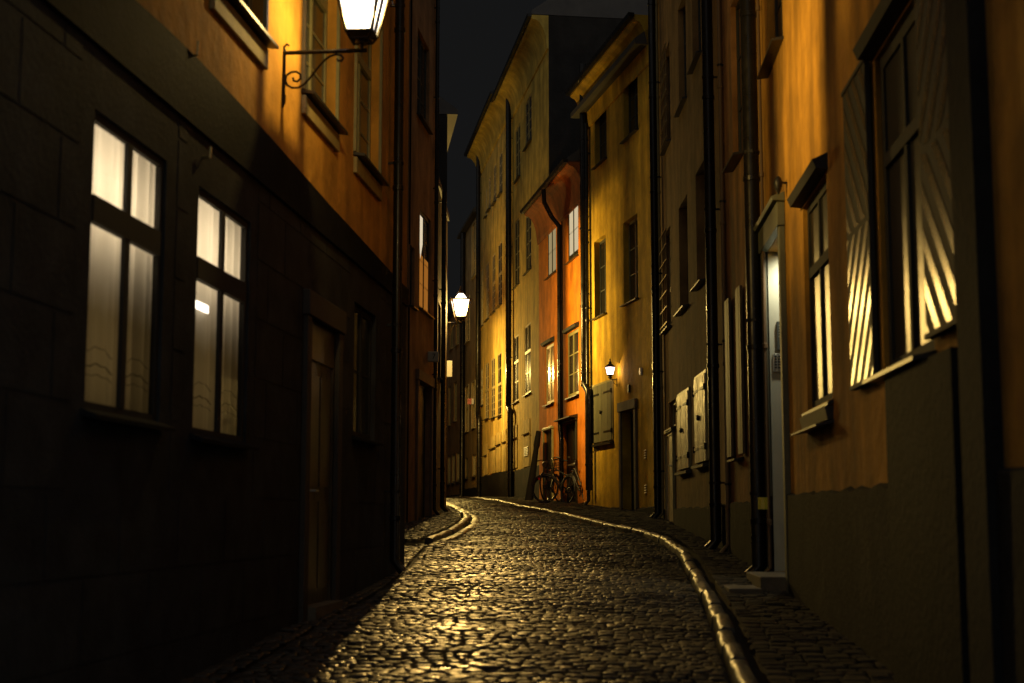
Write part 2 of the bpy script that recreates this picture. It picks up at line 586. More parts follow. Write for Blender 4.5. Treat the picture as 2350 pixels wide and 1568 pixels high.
def window(h, r, nx=2, ny=3, fm=FRAME_D, dep=0.10, fw=0.06, bars=0.028, sill=True, glass=GLASS, transom=None,
           curtain=None, hood=False, apron=None, ajar=0.0, sillm=SILLM, casing=0.0, grille=False, mull=0.05,
           label=None, sill_out=0.09, recess=0.20, tr=0.045):
    """window part with sub-parts; r=(u0,u1,z0,z1)"""
    w = h.w
    u0, u1, z0, z1 = r
    h.hole(u0, u1, z0, z1, recess)
    f = MB()
    n1, n0 = -dep, -dep - (0.03 if glass is CLEAR else 0.06)
    f.wbox(w, u0, u0 + fw, n0, n1, z0, z1)
    f.wbox(w, u1 - fw, u1, n0, n1, z0, z1)
    f.wbox(w, u0 + fw, u1 - fw, n0, n1, z0, z0 + fw)
    f.wbox(w, u0 + fw, u1 - fw, n0, n1, z1 - fw, z1)
    zt = []
    if transom:
        zc = z0 + (z1 - z0) * transom
        f.wbox(w, u0 + fw, u1 - fw, n0, n1 + 0.012, zc - tr, zc + tr)
        zt = [(z0 + fw, zc - tr), (zc + tr, z1 - fw)]
    else:
        zt = [(z0 + fw, z1 - fw)]
    if nx > 1:
        for i in range(1, nx):
            uc = u0 + (u1 - u0) * i / nx
            for za, zb in zt:
                f.wbox(w, uc - mull / 2, uc + mull / 2, n0 + 0.01, n1 + 0.006, za, zb)
    for si, (za, zb) in enumerate(zt):
        rows = ny if si == 0 else max(1, ny - 2)
        for j in range(1, rows):
            zc = za + (zb - za) * j / rows
            us = [u0 + fw] + [u0 + (u1 - u0) * i / nx for i in range(1, nx)] + [u1 - fw]
            for i in range(nx):
                a = us[i] + (mull / 2 if i else 0)
                b = us[i + 1] - (mull / 2 if i < nx - 1 else 0)
                f.wbox(w, a, b, n0 + 0.015, n1 - 0.01, zc - bars / 2, zc + bars / 2)
    if casing > 0:
        c = casing
        f.wbox(w, u0 - c, u0 - 0.002, 0.0, 0.03, z0, z1 + c)
        f.wbox(w, u1 + 0.002, u1 + c, 0.0, 0.03, z0, z1 + c)
        f.wbox(w, u0 - 0.002, u1 + 0.002, 0.0, 0.03, z1 + 0.002, z1 + c)
    fo = f.build('window', fm, h.root, h.o)
    if label:
        fo['label'] = label
    g = MB()
    gn = n1 - 0.016
    P = w.P
    # each light of glass sits very slightly out of true, as old glass does
    for i in range(nx):
        a = u0 + (u1 - u0) * i / nx
        b = u0 + (u1 - u0) * (i + 1) / nx
        e = random.uniform(-0.012, 0.012)
        g.quad(P(a, gn - 0.003 + e * 0.2, z0 + 0.01), P(b, gn - e * 0.2, z0 + 0.01), P(b, gn - e * 0.2, z1 - 0.01), P(a, gn - 0.003 + e * 0.2, z1 - 0.01))
    g.build('pane', glass, fo, h.o)
    if curtain is not None:
        cm, cu0, cu1, cz0, cz1 = curtain
        c = MB()
        k = 96 if glass is CLEAR else 30
        cn = gn - 0.046 if glass is CLEAR else gn + 0.006
        ua, ub = u0 + (u1 - u0) * cu0, u0 + (u1 - u0) * cu1
        za, zb = z0 + (z1 - z0) * cz0, z0 + (z1 - z0) * cz1
        amp = 0.026 if glass is CLEAR else 0.004
        for i in range(k):
            a, b = ua + (ub - ua) * i / k, ua + (ub - ua) * (i + 1) / k
            fo_ = lambda q: amp * (math.sin(q * 0.52 + u0) + 0.5 * math.sin(q * 0.23 + 1)) if k > 40 else amp * math.sin(q * 1.7)
            f0, f1 = fo_(i), fo_(i + 1)
            c.quad(P(a, cn + f0, za), P(b, cn + f1, za), P(b, cn + f1, zb), P(a, cn + f0, zb))
        c.build('curtain', cm, fo, h.o)
    if sill:
        s = MB()
        s.prof(w, u0 - 0.05, u1 + 0.05, [(-dep + 0.002, z0 + 0.012), (sill_out, z0 - 0.03), (sill_out, z0 - 0.055), (-dep + 0.002, z0 - 0.03)])
        s.build('sill', sillm, fo, h.o)
    if apron:
        s = MB()
        s.wbox(w, u0 - 0.04, u1 + 0.04, 0.0, 0.04, z0 - 0.055 - apron, z0 - 0.057)
        s.build('apron', APRON, fo, h.o, bevel=0.006)
    if hood:
        s = MB()
        s.prof(w, u0 - 0.09, u1 + 0.09, [(0.0, z1 + 0.02), (0.10, z1 + 0.03), (0.13, z1 + 0.10), (0.0, z1 + 0.16)])
        s.build('hood', mat('matt_black_sheet', (0.015, 0.013, 0.012), 0.8), fo, h.o)
    if grille:
        s = MB()
        k = 3
        for i in range(1, k + 1):
            uc = u0 + (u1 - u0) * i / (k + 1)
            s.tube([P(uc, 0.05, z0 + 0.02), P(uc, 0.05, z1 - 0.02)], 0.012, 6)
        rows = 6
        for j in range(rows + 1):
            zc = z0 + 0.05 + (z1 - z0 - 0.1) * j / rows
            s.wbox(w, u0 - 0.03, u1 + 0.03, 0.062, 0.085, zc - 0.012, zc + 0.012)
        s.build('grille', mat('rusty_bright_bar', (0.35, 0.26, 0.12), 0.3, metal=0.6), fo, h.o)
    return fo


def shutter_leaf(h, parent, r, m, n=0.012, boards=4, hinges=True, thick=0.035, name='shutter'):
    w = h.w
    u0, u1, z0, z1 = r
    s = MB()
    k = boards
    for i in range(k):
        a, b = u0 + (u1 - u0) * i / k, u0 + (u1 - u0) * (i + 1) / k
        s.wbox(w, a + 0.003, b - 0.003, n, n + thick + 0.003 * (i % 2), z0, z1)
    so = s.build(name, m, parent, h.o)
    if hinges:
        for q in (0.16, 0.84):
            g = MB()
            zc = z0 + (z1 - z0) * q
            g.wbox(w, u0 - 0.03, u0 + (u1 - u0) * 0.75, n + thick + 0.004, n + thick + 0.012, zc - 0.02, zc + 0.02)
            g.tube([w.P(u0 - 0.02, n + thick, zc - 0.05), w.P(u0 - 0.02, n + thick, zc + 0.05)], 0.022, 8)
            g.build('hinge', IRON, so, h.o)
    return so


def pair_shutters(h, r, m, sill=True, boards=4, label=None, ringy=True):
    """closed board shutters over a window opening"""
    u0, u1, z0, z1 = r
    fr = MB()
    w = h.w
    c = 0.05
    fr.wbox(w, u0 - c, u0, 0.0, 0.03, z0 - 0.0, z1 + c)
    fr.wbox(w, u1, u1 + c, 0.0, 0.03, z0 - 0.0, z1 + c)
    fr.wbox(w, u0, u1, 0.0, 0.03, z1, z1 + c)
    fo = fr.build('shuttered_window', FRAME_O, h.root, h.o)
    if label:
        fo['label'] = label
    um = (u0 + u1) / 2
    shutter_leaf(h, fo, (u0 + 0.004, um - 0.004, z0, z1), m, boards=boards)
    s2 = shutter_leaf(h, fo, (um + 0.004, u1 - 0.004, z0, z1), m, boards=boards, hinges=False)
    for q in (0.16, 0.84):
        g = MB()
        zc = z0 + (z1 - z0) * q
        g.wbox(w, um + (u1 - um) * 0.25, u1 + 0.03, 0.052, 0.060, zc - 0.02, zc + 0.02)
        g.tube([w.P(u1 + 0.02, 0.05, zc - 0.05), w.P(u1 + 0.02, 0.05, zc + 0.05)], 0.022, 8)
        g.build('hinge', IRON, fo, h.o)
    lt = MB()
    zc = z0 + (z1 - z0) * 0.52
    lt.tube([w.P(um - 0.1, 0.06, zc), w.P(um, 0.085, zc + 0.02), w.P(um + 0.1, 0.06, zc + 0.03)], 0.013, 6)
    lt.lathe(w.P(um, 0.07, zc - 0.05), [(0.02, 0), (0.03, 0.03), (0.02, 0.06)], 8)
    lt.build('latch', IRON, fo, h.o)
    if sill:
        s = MB()
        s.prof(w, u0 - 0.06, u1 + 0.06, [(0.0, z0 - 0.02), (0.10, z0 - 0.05), (0.10, z0 - 0.09), (0.0, z0 - 0.09)])
        s.build('sill', SILLM, fo, h.o)
    return fo


def door(h, r, m=DOOR_D, surround=None, sm=STONE, depth=0.25, panels=True, boards=5, light=False, handle=True, step=True,
         label=None):
    w = h.w
    u0, u1, _, z1 = r
    zg = min(w.ground(u0), w.ground(u1)) - 0.05
    h.hole(u0, u1, zg, z1, depth)
    d = MB()
    zf = max(w.ground(u0), w.ground(u1)) + 0.06
    k = boards
    ztop = z1 - (0.35 if light else 0.04)
    n0 = -depth + 0.02
    for i in range(k):
        a, b = u0 + 0.04 + (u1 - u0 - 0.08) * i / k, u0 + 0.04 + (u1 - u0 - 0.08) * (i + 1) / k
        d.wbox(w, a + 0.004, b - 0.004, n0, n0 + 0.05, zf, ztop)
    d.wbox(w, u0, u0 + 0.04, n0, n0 + 0.07, zf - 0.1, z1)
    d.wbox(w, u1 - 0.04, u1, n0, n0 + 0.07, zf - 0.1, z1)
    d.wbox(w, u0 + 0.04, u1 - 0.04, n0, n0 + 0.07, ztop + 0.0, z1)
    if panels:
        for q0, q1 in ((0.06, 0.42), (0.48, 0.94)):
            za, zb = zf + (ztop - zf) * q0, zf + (ztop - zf) * q1
            for s0, s1 in ((0.1, 0.47), (0.53, 0.9)):
                a, b = u0 + (u1 - u0) * s0, u0 + (u1 - u0) * s1
                d.wbox(w, a, b, n0 + 0.05, n0 + 0.065, za, zb)
    do = d.build('door', m, h.root, h.o)
    if label:
        do['label'] = label
    if handle:
        g = MB()
        uc = u0 + 0.14
        zc = zf + 1.0
        g.wbox(w, uc - 0.02, uc + 0.02, n0 + 0.066, n0 + 0.08, zc - 0.09, zc + 0.09)
        g.tube([w.P(uc, n0 + 0.07, zc), w.P(uc, n0 + 0.13, zc), w.P(uc + 0.11, n0 + 0.13, zc)], 0.011, 8)
        g.build('handle', STEELP, do, h.o)
    g = MB()
    g.wbox(w, u0 + 0.001, u1 - 0.001, -depth, 0.12, zg, zf - 0.005)
    g.build('step', STONE, do, h.o)
    if surround:
        s = MB()
        c = surround
        n = 0.05
        s.wbox(w, u0 - c, u0 - 0.002, 0.0, n, zg, z1)
        s.wbox(w, u1 + 0.002, u1 + c, 0.0, n, zg, z1)
        s.wbox(w, u0 - c - 0.03, u1 + c + 0.03, 0.0, n + 0.02, z1 + 0.003, z1 + c * 1.4)
        s.build('surround', sm, do, h.o, bevel=0.008)
    return do


def drainpipe(h, px, y0=None, y1=None, r=0.055, n=0.12, ztop=None, zbot=None, jog=None, m=METAL_D, brackets=True,
              refy=700, label=None):
    """vertical rainwater pipe fixed to the wall of h; px its picture x at refy"""
    w = h.w
    u = w.hit(px, refy, n)[0]
    zt = w.hit(px, y0, n)[1] if y0 is not None else (ztop if ztop is not None else h.ztop)
    zb = w.hit(px, y1, n)[1] if y1 is not None else (zbot if zbot is not None else w.ground(u) + 0.08)
    g = MB()
    if jog:
        jz, du, dn = jog
        pts = [w.P(u, n, zt), w.P(u, n, jz + 0.18), w.P(u, n, jz + 0.05), w.P(u + du, n + dn, jz - 0.12), w.P(u + du, n + dn, jz - 0.25), w.P(u + du, n + dn, zb)]
        g.tube(pts, r, 12)
        u2, n2 = u + du, n + dn
    else:
        g.tube([w.P(u, n, zt), w.P(u, n, zb + 0.12), w.P(u, n + 0.1, zb)], r, 12)
        u2, n2 = u, n
    z = zb + 0.6
    while z < zt - 0.2:
        uu, nn = (u, n) if (not jog or z > jog[0]) else (u2, n2)
        g.lathe(w.P(uu, nn, z), [(r, -0.03), (r + 0.010, -0.025), (r + 0.010, 0.025), (r, 0.03)], 12)
        z += 1.0 * 1.9
    po = g.build('drainpipe', m, h.root, h.o, smooth=True)
    if label:
        po['label'] = label
    if brackets:
        z = zb + 0.9
        while z < zt - 0.2:
            b = MB()
            uu, nn = (u, n) if (not jog or z > jog[0]) else (u2, n2)
            b.wbox(w, uu - 0.012, uu + 0.012, 0.0, nn - r + 0.004, z - 0.012, z + 0.012)
            b.lathe(w.P(uu, nn, z - 0.015), [(r + 0.002, 0), (r + 0.008, 0.0), (r + 0.008, 0.03), (r + 0.002, 0.03)], 12)
            z += 1.9
            b.build('pipe_bracket', IRON, po, h.o)
    return po


def cornice(h, z0, z1, out, m, u0=None, u1=None):
    w = h.w
    c = MB()
    a = h.u0 if u0 is None else u0
    b = h.u1 if u1 is None else u1
    pts = [(0.0, z0), (0.04, z0), (0.05, z0 + 0.06)]
    hh = z1 - z0
    for i in range(7):
        t = i / 6
        pts.append((0.06 + (out - 0.10) * (1 - math.cos(t * math.pi / 2)), z0 + 0.08 + (hh - 0.20) * math.sin(t * math.pi / 2)))
    pts += [(out - 0.02, z1 - 0.10), (out, z1 - 0.09), (out, z1), (0.0, z1)]
    c.prof(w, a, b, pts)
    co = c.build('cornice', m, h.root, h.o)
    g = MB()
    g.prof(w, a - 0.02, b + 0.02, [(out + 0.002, z1 - 0.05), (out + 0.11, z1 - 0.06), (out + 0.13, z1 + 0.03), (out + 0.002, z1 + 0.03)])
    g.build('gutter', METAL_D, co, h.o)


# ------------------------------------------------------------------ plan
L1 = Wall((-2.66, 4.0), (-1.31, 17.5), 1)
LM = Wall((-1.60, 17.5), (-1.90, 25.8), 1)
L2 = Wall((-1.86, 25.8), (-1.53, 29.0), 1)
L3 = Wall((-1.56, 29.0), (-1.52, 33.0), 1)
L4 = Wall((-1.54, 33.0), (-3.40, 49.0), 1)
L5 = Wall((-3.40, 49.0), (-7.6, 76.0), 1)
RA = Wall((2.159, 4.0), (2.86, 16.4), -1)
RB = Wall((2.86, 16.4), (2.91, 20.6), -1)
RC = Wall((2.92, 20.6), (2.90, 28.7), -1)
RD = Wall((2.90, 28.7), (1.79, 34.3), -1)
RE_ = Wall((1.79, 34.3), (0.77, 40.3), -1)
RF = Wall((1.07, 40.3), (-0.15, 49.0), -1)
RG = Wall((-0.15, 49.0), (-1.38, 57.8), -1)
RH = Wall((-1.38, 57.8), (-2.27, 63.7), -1)
RI = Wall((-2.27, 63.7), (-4.2, 76.0), -1)

LX = [(-3.0, 0), (-1.92, 9), (-1.32, 16), (-1.30, 21.2), (-1.12, 22.3), (-0.95, 24), (-0.83, 26), (-0.80, 27.6), (-0.90, 29.6), (-1.10, 31.2),
      (-1.42, 34), (-1.80, 37.5), (-3.0, 49), (-7.1, 76)]
RX = [(1.20, 0), (1.28, 5), (1.38, 9.1), (1.54, 10.6), (1.77, 13.0), (2.03, 16.4), (2.22, 19.0), (2.29, 20.8), (2.24, 22.7), (1.72, 25.3), (1.30, 27.7), (0.90, 30.1),
      (0.02, 34.7), (-0.30, 38.0), (-1.0, 44), (-1.9, 53), (-4.9, 76)]


def smooth_poly(pts, step=0.25):
    ys = np.array([p[1] for p in pts], float)
    xs = np.array([p[0] for p in pts], float)
    yy = np.arange(ys[0], ys[-1], 0.05)
    xx = np.interp(yy, ys, xs)
    k = 15
    pad = np.concatenate([xx[:1].repeat(k), xx, xx[-1:].repeat(k)])
    xx = np.convolve(pad, np.ones(2 * k + 1) / (2 * k + 1), 'valid')
    return yy, xx


ly, lx = smooth_poly(LX)
ry_, rx_ = smooth_poly(RX)


def kerb_l(y):
    return np.interp(y, ly, lx)


def kerb_r(y):
    return np.interp(y, ry_, rx_)


def wall_x(walls, y):
    for w in walls:
        if w.p0.y <= y <= w.p1.y:
            t = (y - w.p0.y) / (w.p1.y - w.p0.y)
            return w.p0.x + (w.p1.x - w.p0.x) * t
    return None


# ------------------------------------------------------------------ ground sheet
def ground_sheet():
    ys = list(np.arange(-60, 90, 1.0)) + [100, 130, 180, 260, 400]
    xs = [-250, -60, -20, -8, 0, 8, 20, 60, 250]
    m = MB()
    vs = [(x, y, float(gz(y)) - 0.045) for y in ys for x in xs]
    k = len(xs)
    fs = [(i * k + j, i * k + j + 1, (i + 1) * k + j + 1, (i + 1) * k + j) for i in range(len(ys) - 1) for j in range(k - 1)]
    m.add(vs, fs)
    o = m.build('ground', SOIL)
    tag(o, kind='structure')


ground_sheet()


def cambre(x, y):
    """height of the road surface: slight camber and settling"""
    c = (kerb_l(y) + kerb_r(y)) / 2
    hw = np.maximum((kerb_r(y) - kerb_l(y)) / 2, 0.3)
    q = np.clip((x - c) / hw, -1.2, 1.2)
    und = 0.012 * np.sin(y * 1.3 + x * 0.8) + 0.010 * np.sin(y * 2.9 - x * 1.7) + 0.007 * np.sin(y * 5.1 + x * 2.9)
    return gz(y) + 0.03 * (1 - q * q) + und


def setts(name, y0, y1, xl, xr, zf, row=0.094, wmin=0.07, wmax=0.15, dome=0.006, tilt=0.024, jitter=0.012, skew=0.0, m=None, rim_d=0.0065):
    cx, cy, hx, hy, hz, tx, ty, tone = ([] for _ in range(8))
    y = y0
    while y < y1:
        rowd = row * rng.uniform(0.86, 1.14)
        a, b = float(xl(y)), float(xr(y))
        x = a + 0.01 + rng.uniform(0, 0.03)
        ph = rng.uniform(0, 6)
        while x < b - 0.03:
            wd = min(rng.uniform(wmin, wmax), b - x)
            if wd > 0.03:
                cx.append(x + wd / 2)
                cy.append(y + rowd / 2 + 0.02 * math.sin(x * 2.1 + ph) + rng.normal(0, jitter * 0.6) + skew * (x - a))
                hx.append(wd / 2 - 0.005)
                hy.append(rowd / 2 * rng.uniform(0.84, 0.97))
                hz.append(rng.normal(0, 0.0045))
                tx.append(rng.normal(0, tilt))
                ty.append(rng.normal(0, tilt))
                tone.append(rng.beta(2, 3))
            x += wd + 0.004
        y += rowd
    cx, cy, hx, hy, hz, tx, ty, tone = map(np.array, (cx, cy, hx, hy, hz, tx, ty, tone))
    n = len(cx)
    g = np.array([-1.0, -0.87, -0.45, 0.45, 0.87, 1.0])
    G = 6
    U, V = np.meshgrid(g, g)
    U, V = U.ravel(), V.ravel()
    rim = (np.abs(U) > 0.9) | (np.abs(V) > 0.9)
    corner = (np.abs(U) > 0.9) & (np.abs(V) > 0.9)
    Us = np.where(corner, U * 0.93, U)
    Vs = np.where(corner, V * 0.93, V)
    jx = rng.normal(0, 0.03, (n, G * G)) * hx[:, None]
    jy = rng.normal(0, 0.03, (n, G * G)) * hy[:, None]
    X = cx[:, None] + Us[None] * hx[:, None] + jx
    Y = cy[:, None] + Vs[None] * hy[:, None] + jy
    dz = np.where(rim, -rim_d, 0.0)[None] + dome * (1 - 0.5 * (U * U + V * V))[None] * np.where(rim, 0, 1)[None]
    dz = dz + (tx[:, None] * Us[None] * hx[:, None] + ty[:, None] * Vs[None] * hy[:, None]) + rng.normal(0, 0.0009, (n, G * G))
    Z = zf(cx, cy)[:, None] + (gz(Y) - gz(cy)[:, None]) + hz[:, None] + dz
    verts = np.stack([X, Y, Z], -1).reshape(-1, 3)
    q = []
    for j in range(G - 1):
        for i in range(G - 1):
            q.append((j * G + i, j * G + i + 1, (j + 1) * G + i + 1, (j + 1) * G + i))
    q = np.array(q)
    faces = (np.arange(n)[:, None, None] * (G * G) + q[None]).reshape(-1, 4)
    me = bpy.data.meshes.new(name)
    nf = len(faces)
    me.vertices.add(len(verts))
    me.vertices.foreach_set('co', verts.ravel())
    me.loops.add(nf * 4)
    me.loops.foreach_set('vertex_index', faces.ravel().astype(np.int32))
    me.polygons.add(nf)
    me.polygons.foreach_set('loop_start', np.arange(nf, dtype=np.int32) * 4)
    me.polygons.foreach_set('loop_total', np.full(nf, 4, dtype=np.int32))
    me.polygons.foreach_set('use_smooth', np.ones(nf, dtype=bool))
    me.update(calc_edges=True)
    at = me.attributes.new('tone', 'FLOAT', 'POINT')
    at.data.foreach_set('value', np.repeat(tone, G * G))
    # roughness raised by position to fade lamp glints, mostly towards the right-hand kerb
    qd = np.clip((cx - (kerb_l(cy) * 0.62 + kerb_r(cy) * 0.38)) / np.maximum(kerb_r(cy) - kerb_l(cy), 0.5), -1, 1)
    glint_fade = np.clip(np.where(qd > 0, qd * 2.1, -qd * 1.2) - 0.15 + rng.normal(0, 0.12, n), 0, 1)
    at = me.attributes.new('glint_fade', 'FLOAT', 'POINT')
    at.data.foreach_set('value', np.repeat(glint_fade, G * G))
    me.materials.append(m or SETT)
    o = bpy.data.objects.new(name, me)
    COL.objects.link(o)
    tag(o, kind='structure')
    return o


setts('road', 4.0, 68.0, lambda y: kerb_l(y) + 0.02, lambda y: kerb_r(y) - 0.02, lambda x, y: cambre(x, y))
LW = [L1, LM, L2, L3, L4, L5]
RW = [RA, RB, RC, RD, RE_, RF, RG, RH, RI]


def wl(y):
    return wall_x(LW, y) - 0.05


def wr(y):
    return wall_x(RW, y) + 0.05


setts('pavement', 21.4, 60.0, wl, lambda y: max(kerb_l(y) - 0.17, wall_x(LW, y) - 0.03), lambda x, y: gz(y) + 0.085, row=0.10, wmin=0.08, wmax=0.13, tilt=0.035)
setts('gutter_strip', 4.0, 21.4, wl, lambda y: kerb_l(y) - 0.0, lambda x, y: gz(y) + 0.0, row=0.13, wmin=0.09, wmax=0.15)
setts('pavement', 4.0, 60.0, lambda y: kerb_r(y) + 0.18, wr, lambda x, y: gz(y) + 0.085, row=0.12, wmin=0.11, wmax=0.2, tilt=0.02, dome=0.006, m=SETT_ROUGH)


def kerb(name, fx, y0, y1, side, width=0.125, height=0.09, seg=0.95, m=KERB):
    mb = MB()
    y = y0
    while y < y1:
        ln = seg * random.uniform(0.75, 1.2)
        gap = 0.026
        jz = random.uniform(-0.012, 0.010)
        jx = random.uniform(-0.014, 0.014)
        k = 6
        rows = []
        for i in range(k + 1):
            yy = y + gap + (ln - 2 * gap) * i / k
            x = float(fx(yy)) + jx
            dx = float(fx(yy + 0.05) - fx(yy - 0.05)) / 0.1
            nl = math.hypot(1, dx)
            nx, ny = 1 / nl * side, -dx / nl * side     # away from the road
            g0 = float(gz(yy))
            endd = 0.012 if i in (0, k) else 0.0
            wob = random.uniform(-0.008, 0.008)
            pr = [(0.0, -0.06), (0.004, height - 0.035 - endd + jz), (0.014, height - 0.012 - endd + jz), (0.035, height - endd + jz + wob),
                  (width * 0.6, height + 0.004 - endd + jz - wob), (width - 0.015, height - endd + jz), (width, height - 0.02 + jz), (width, -0.06)]
            rows.append([(x + nx * (a + (0 if a > 0.1 else wob)), yy + ny * a, g0 + b) for a, b in pr])
        kk = len(rows[0])
        vs = [p for r_ in rows for p in r_]
        fs = [(i * kk + j, i * kk + j + 1, (i + 1) * kk + j + 1, (i + 1) * kk + j) for i in range(k) for j in range(kk - 1)]
        fs += [tuple(range(kk)), tuple(k * kk + j for j in range(kk - 1, -1, -1))]
        mb.add(vs, fs)
        y += ln
    o = mb.build(name, m, smooth=True)
    tag(o, kind='structure')


kerb('kerb', kerb_r, 3.0, 60.0, 1)
kerb('kerb', kerb_l, 21.8, 60.0, -1)
kerb('gutter_stones', lambda y: kerb_l(y) + 0.035, 21.9, 45.0, 1, width=0.16, height=0.035, seg=0.6)

# ------------------------------------------------------------------ house L1 (near, lantern on it)
zc = lambda v: CZ + v
STB = stone_block_mat('darkened_block_stone', (0.013, 0.014, 0.016), 0.9, 0.45)  # base stone coloured darker near the lantern so its light hardly shows
STL = stone_block_mat('shade_lifted_ashlar', (0.040, 0.041, 0.043), 0.9, 0.45)  # same stone coloured lighter below, to lift the dark ground floor
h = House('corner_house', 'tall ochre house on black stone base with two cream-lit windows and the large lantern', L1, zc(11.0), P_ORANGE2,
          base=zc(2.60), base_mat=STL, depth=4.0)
HL1 = h
for bx in ((484, 604, 30), (694, 770, 232), (812, 868, 412)):
    u0, u1 = L1.hit(bx[0], bx[2])[0], L1.hit(bx[1], bx[2])[0]
    zb = zc(3.73)
    window(h, (u0, u1, zb, zb + 1.75), nx=2, ny=3, fm=FRAME_O, dep=0.09, transom=0.68, apron=0.17, casing=0.05, sill_out=0.12)
    window(h, (u0, u1, zb + 3.0, zb + 4.6), nx=2, ny=3, fm=FRAME_O, dep=0.09, transom=0.68)
for q, bx in enumerate(((206, 377, 240, 942), (449, 571, 420, 998))):
    r = L1.rect(bx[0], bx[1], bx[2], bx[3])
    wo_ = window(h, r, nx=2, ny=1, fm=FRAME_B, dep=0.02, fw=0.05, transom=0.672, tr=0.075, glass=CLEAR, curtain=(CURTAIN, -0.0, 1.0, 0.0, 1.0),
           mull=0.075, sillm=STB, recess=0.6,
           label=('lit window nearest the photographer, pale curtains behind four lights', 'lit window next to the doorway, small lamp glowing on its sill')[q])
    # room lamp near the ceiling just behind the curtain
    u0, u1, z0, z1 = r
    la = bpy.data.lights.new('room_light', 'AREA')
    la.shape = 'RECTANGLE'
    la.size, la.size_y = (u1 - u0) * 1.0, 0.25
    la.energy = 12
    la.color = (1.0, 0.80, 0.56)
    lo = bpy.data.objects.new('room_light', la)
    COL.objects.link(lo)
    lo.location = L1.P((u0 + u1) / 2, -0.50, z1 - 0.42)
    # faces the curtain
    zz_ = -Vector((L1.nrm.x, L1.nrm.y, 0.62)).normalized()
    xx_ = Vector((L1.t.x, L1.t.y, 0.0))
    yy_ = zz_.cross(xx_)
    lo.rotation_euler = Matrix((xx_, yy_, zz_)).transposed().to_euler()
    lb = bpy.data.lights.new('room_light', 'AREA')  # second low light, added so the lower curtain keeps a dim glow
    lb.shape = 'RECTANGLE'
    lb.size, lb.size_y = (u1 - u0) * 0.8, 0.5
    lb.energy = 0.55
    lb.color = (1.0, 0.66, 0.26)
    lo2 = bpy.data.objects.new('room_light', lb)
    COL.objects.link(lo2)
    lo2.location = L1.P((u0 + u1) / 2, -0.52, z0 + 0.40)
    zz_ = -Vector((L1.nrm.x, L1.nrm.y, 0.0))
    yy_ = zz_.cross(xx_)
    lo2.rotation_euler = Matrix((xx_, yy_, zz_)).transposed().to_euler()
    # swagged hem lines across the lower lights
    sg = MB()
    for i_ in range(2):
        ua_, ub_ = u0 + (u1 - u0) * (0.08 + 0.5 * i_), u0 + (u1 - u0) * (0.42 + 0.5 * i_)
        for j_, zz0 in enumerate((0.16, 0.20, 0.27)):
            zq = z0 + (z1 - z0) * zz0 * 0.72
            pts_ = [L1.P(ua_ + (ub_ - ua_) * t_ / 10, -0.048, zq + (0.02 + 0.035 * random.random() * 0 + 0.012 * j_) * math.sin(math.pi * t_ / 10) + 0.006 * math.sin(t_ * 1.7 + j_ + i_)) for t_ in range(11)]
            sg.tube(pts_, 0.0022 if j_ != 1 else 0.0035, 5)
    sg.build('curtain_swag', mat('dark_swag_cord', (0.09, 0.07, 0.045), 0.8), wo_, h.o)
r = L1.rect(702, 766, 640, 1230)
door(h, (r[0], r[1], 0, zc(1.75)), DOOR_W, surround=0.16, sm=mat('dark_door_stone', (0.05, 0.04, 0.028), 0.7, noise=0.3), depth=0.09, light=True,
     label='worn brown door with panels, letter plate and handle')
r = L1.rect(812, 862, 690, 1000)
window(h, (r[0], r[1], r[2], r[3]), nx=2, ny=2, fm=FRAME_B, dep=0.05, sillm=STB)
for (px_, ya, yb2) in ((437, 96, 128), (466, 338, 362)):
    u, za = L1.hit(px_, ya)
    zb2 = L1.hit(px_, yb2)[1]
    s = MB()
    s.tube([L1.P(u, 0.0, zb2), L1.P(u, 0.05, zb2), L1.P(u, 0.055, za)], 0.012, 8)
    s.build('wall_hook', mat('brass_hook', (0.5, 0.38, 0.15), 0.35, metal=0.8), h.root, h.o)
# string course with its top edge catching the lantern
s = MB()
edge = []
for px_, py_ in ((150, -150), (300, 0), (370, 62), (440, 130), (540, 235), (640, 345), (750, 470), (820, 545), (893, 625), (925, 657)):
    edge.append(L1.hit(px_, py_))
edge = [(0.02, edge[0][1])] + [e for e in edge if 0.05 < e[0] < L1.len - 0.05] + [(L1.len - 0.01, edge[-1][1])]
for (ua_, za_), (ub_, zb_2) in zip(edge[:-1], edge[1:]):
    P_ = L1.P
    s.hexa([P_(ua_, 0.0, zc(2.58)), P_(ub_, 0.0, zc(2.58)), P_(ub_, 0.028, zc(2.58)), P_(ua_, 0.028, zc(2.58)),
            P_(ua_, 0.0, za_), P_(ub_, 0.0, zb_2), P_(ub_, 0.028, zb_2), P_(ua_, 0.028, za_)])
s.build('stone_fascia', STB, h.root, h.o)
# joints between the big base blocks, as proud courses
s = MB()
holes = [(x[0], x[1], x[2], x[3]) for x in h.holes]
for j in range(9):
    z0 = 0.3 + j * 0.46 + 0.012
    z1 = 0.3 + (j + 1) * 0.46 - 0.012
    if z1 > zc(2.56):
        z1 = zc(2.56)
    u = 0.2 + (j % 2) * 0.5
    while u < L1.len - 0.6:
        a, b = u + 0.012, min(u + 1.0 - 0.012, L1.len - 0.1)
        segs = [(a, b)]
        for (h0, h1, hz0, hz1) in holes:
            if hz1 + 0.3 > z0 and hz0 - 0.12 < z1:
                ns = []
                for (p, q) in segs:
                    lo, hi = h0 - 0.2, h1 + 0.2
                    if q <= lo or p >= hi:
                        ns.append((p, q))
                    else:
                        if p < lo - 0.05:
                            ns.append((p, lo))
                        if q > hi + 0.05:
                            ns.append((hi, q))
                segs = ns
        for p, q in segs:
            if z0 > L1.ground(p) - 0.1 and z1 > z0:
                s.wbox(L1, p, q, 0.001, 0.004, z0, z1)
        u += 1.0
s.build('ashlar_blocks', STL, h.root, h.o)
drainpipe(h, 912, n=0.12, r=0.055, refy=600)
h.finish()
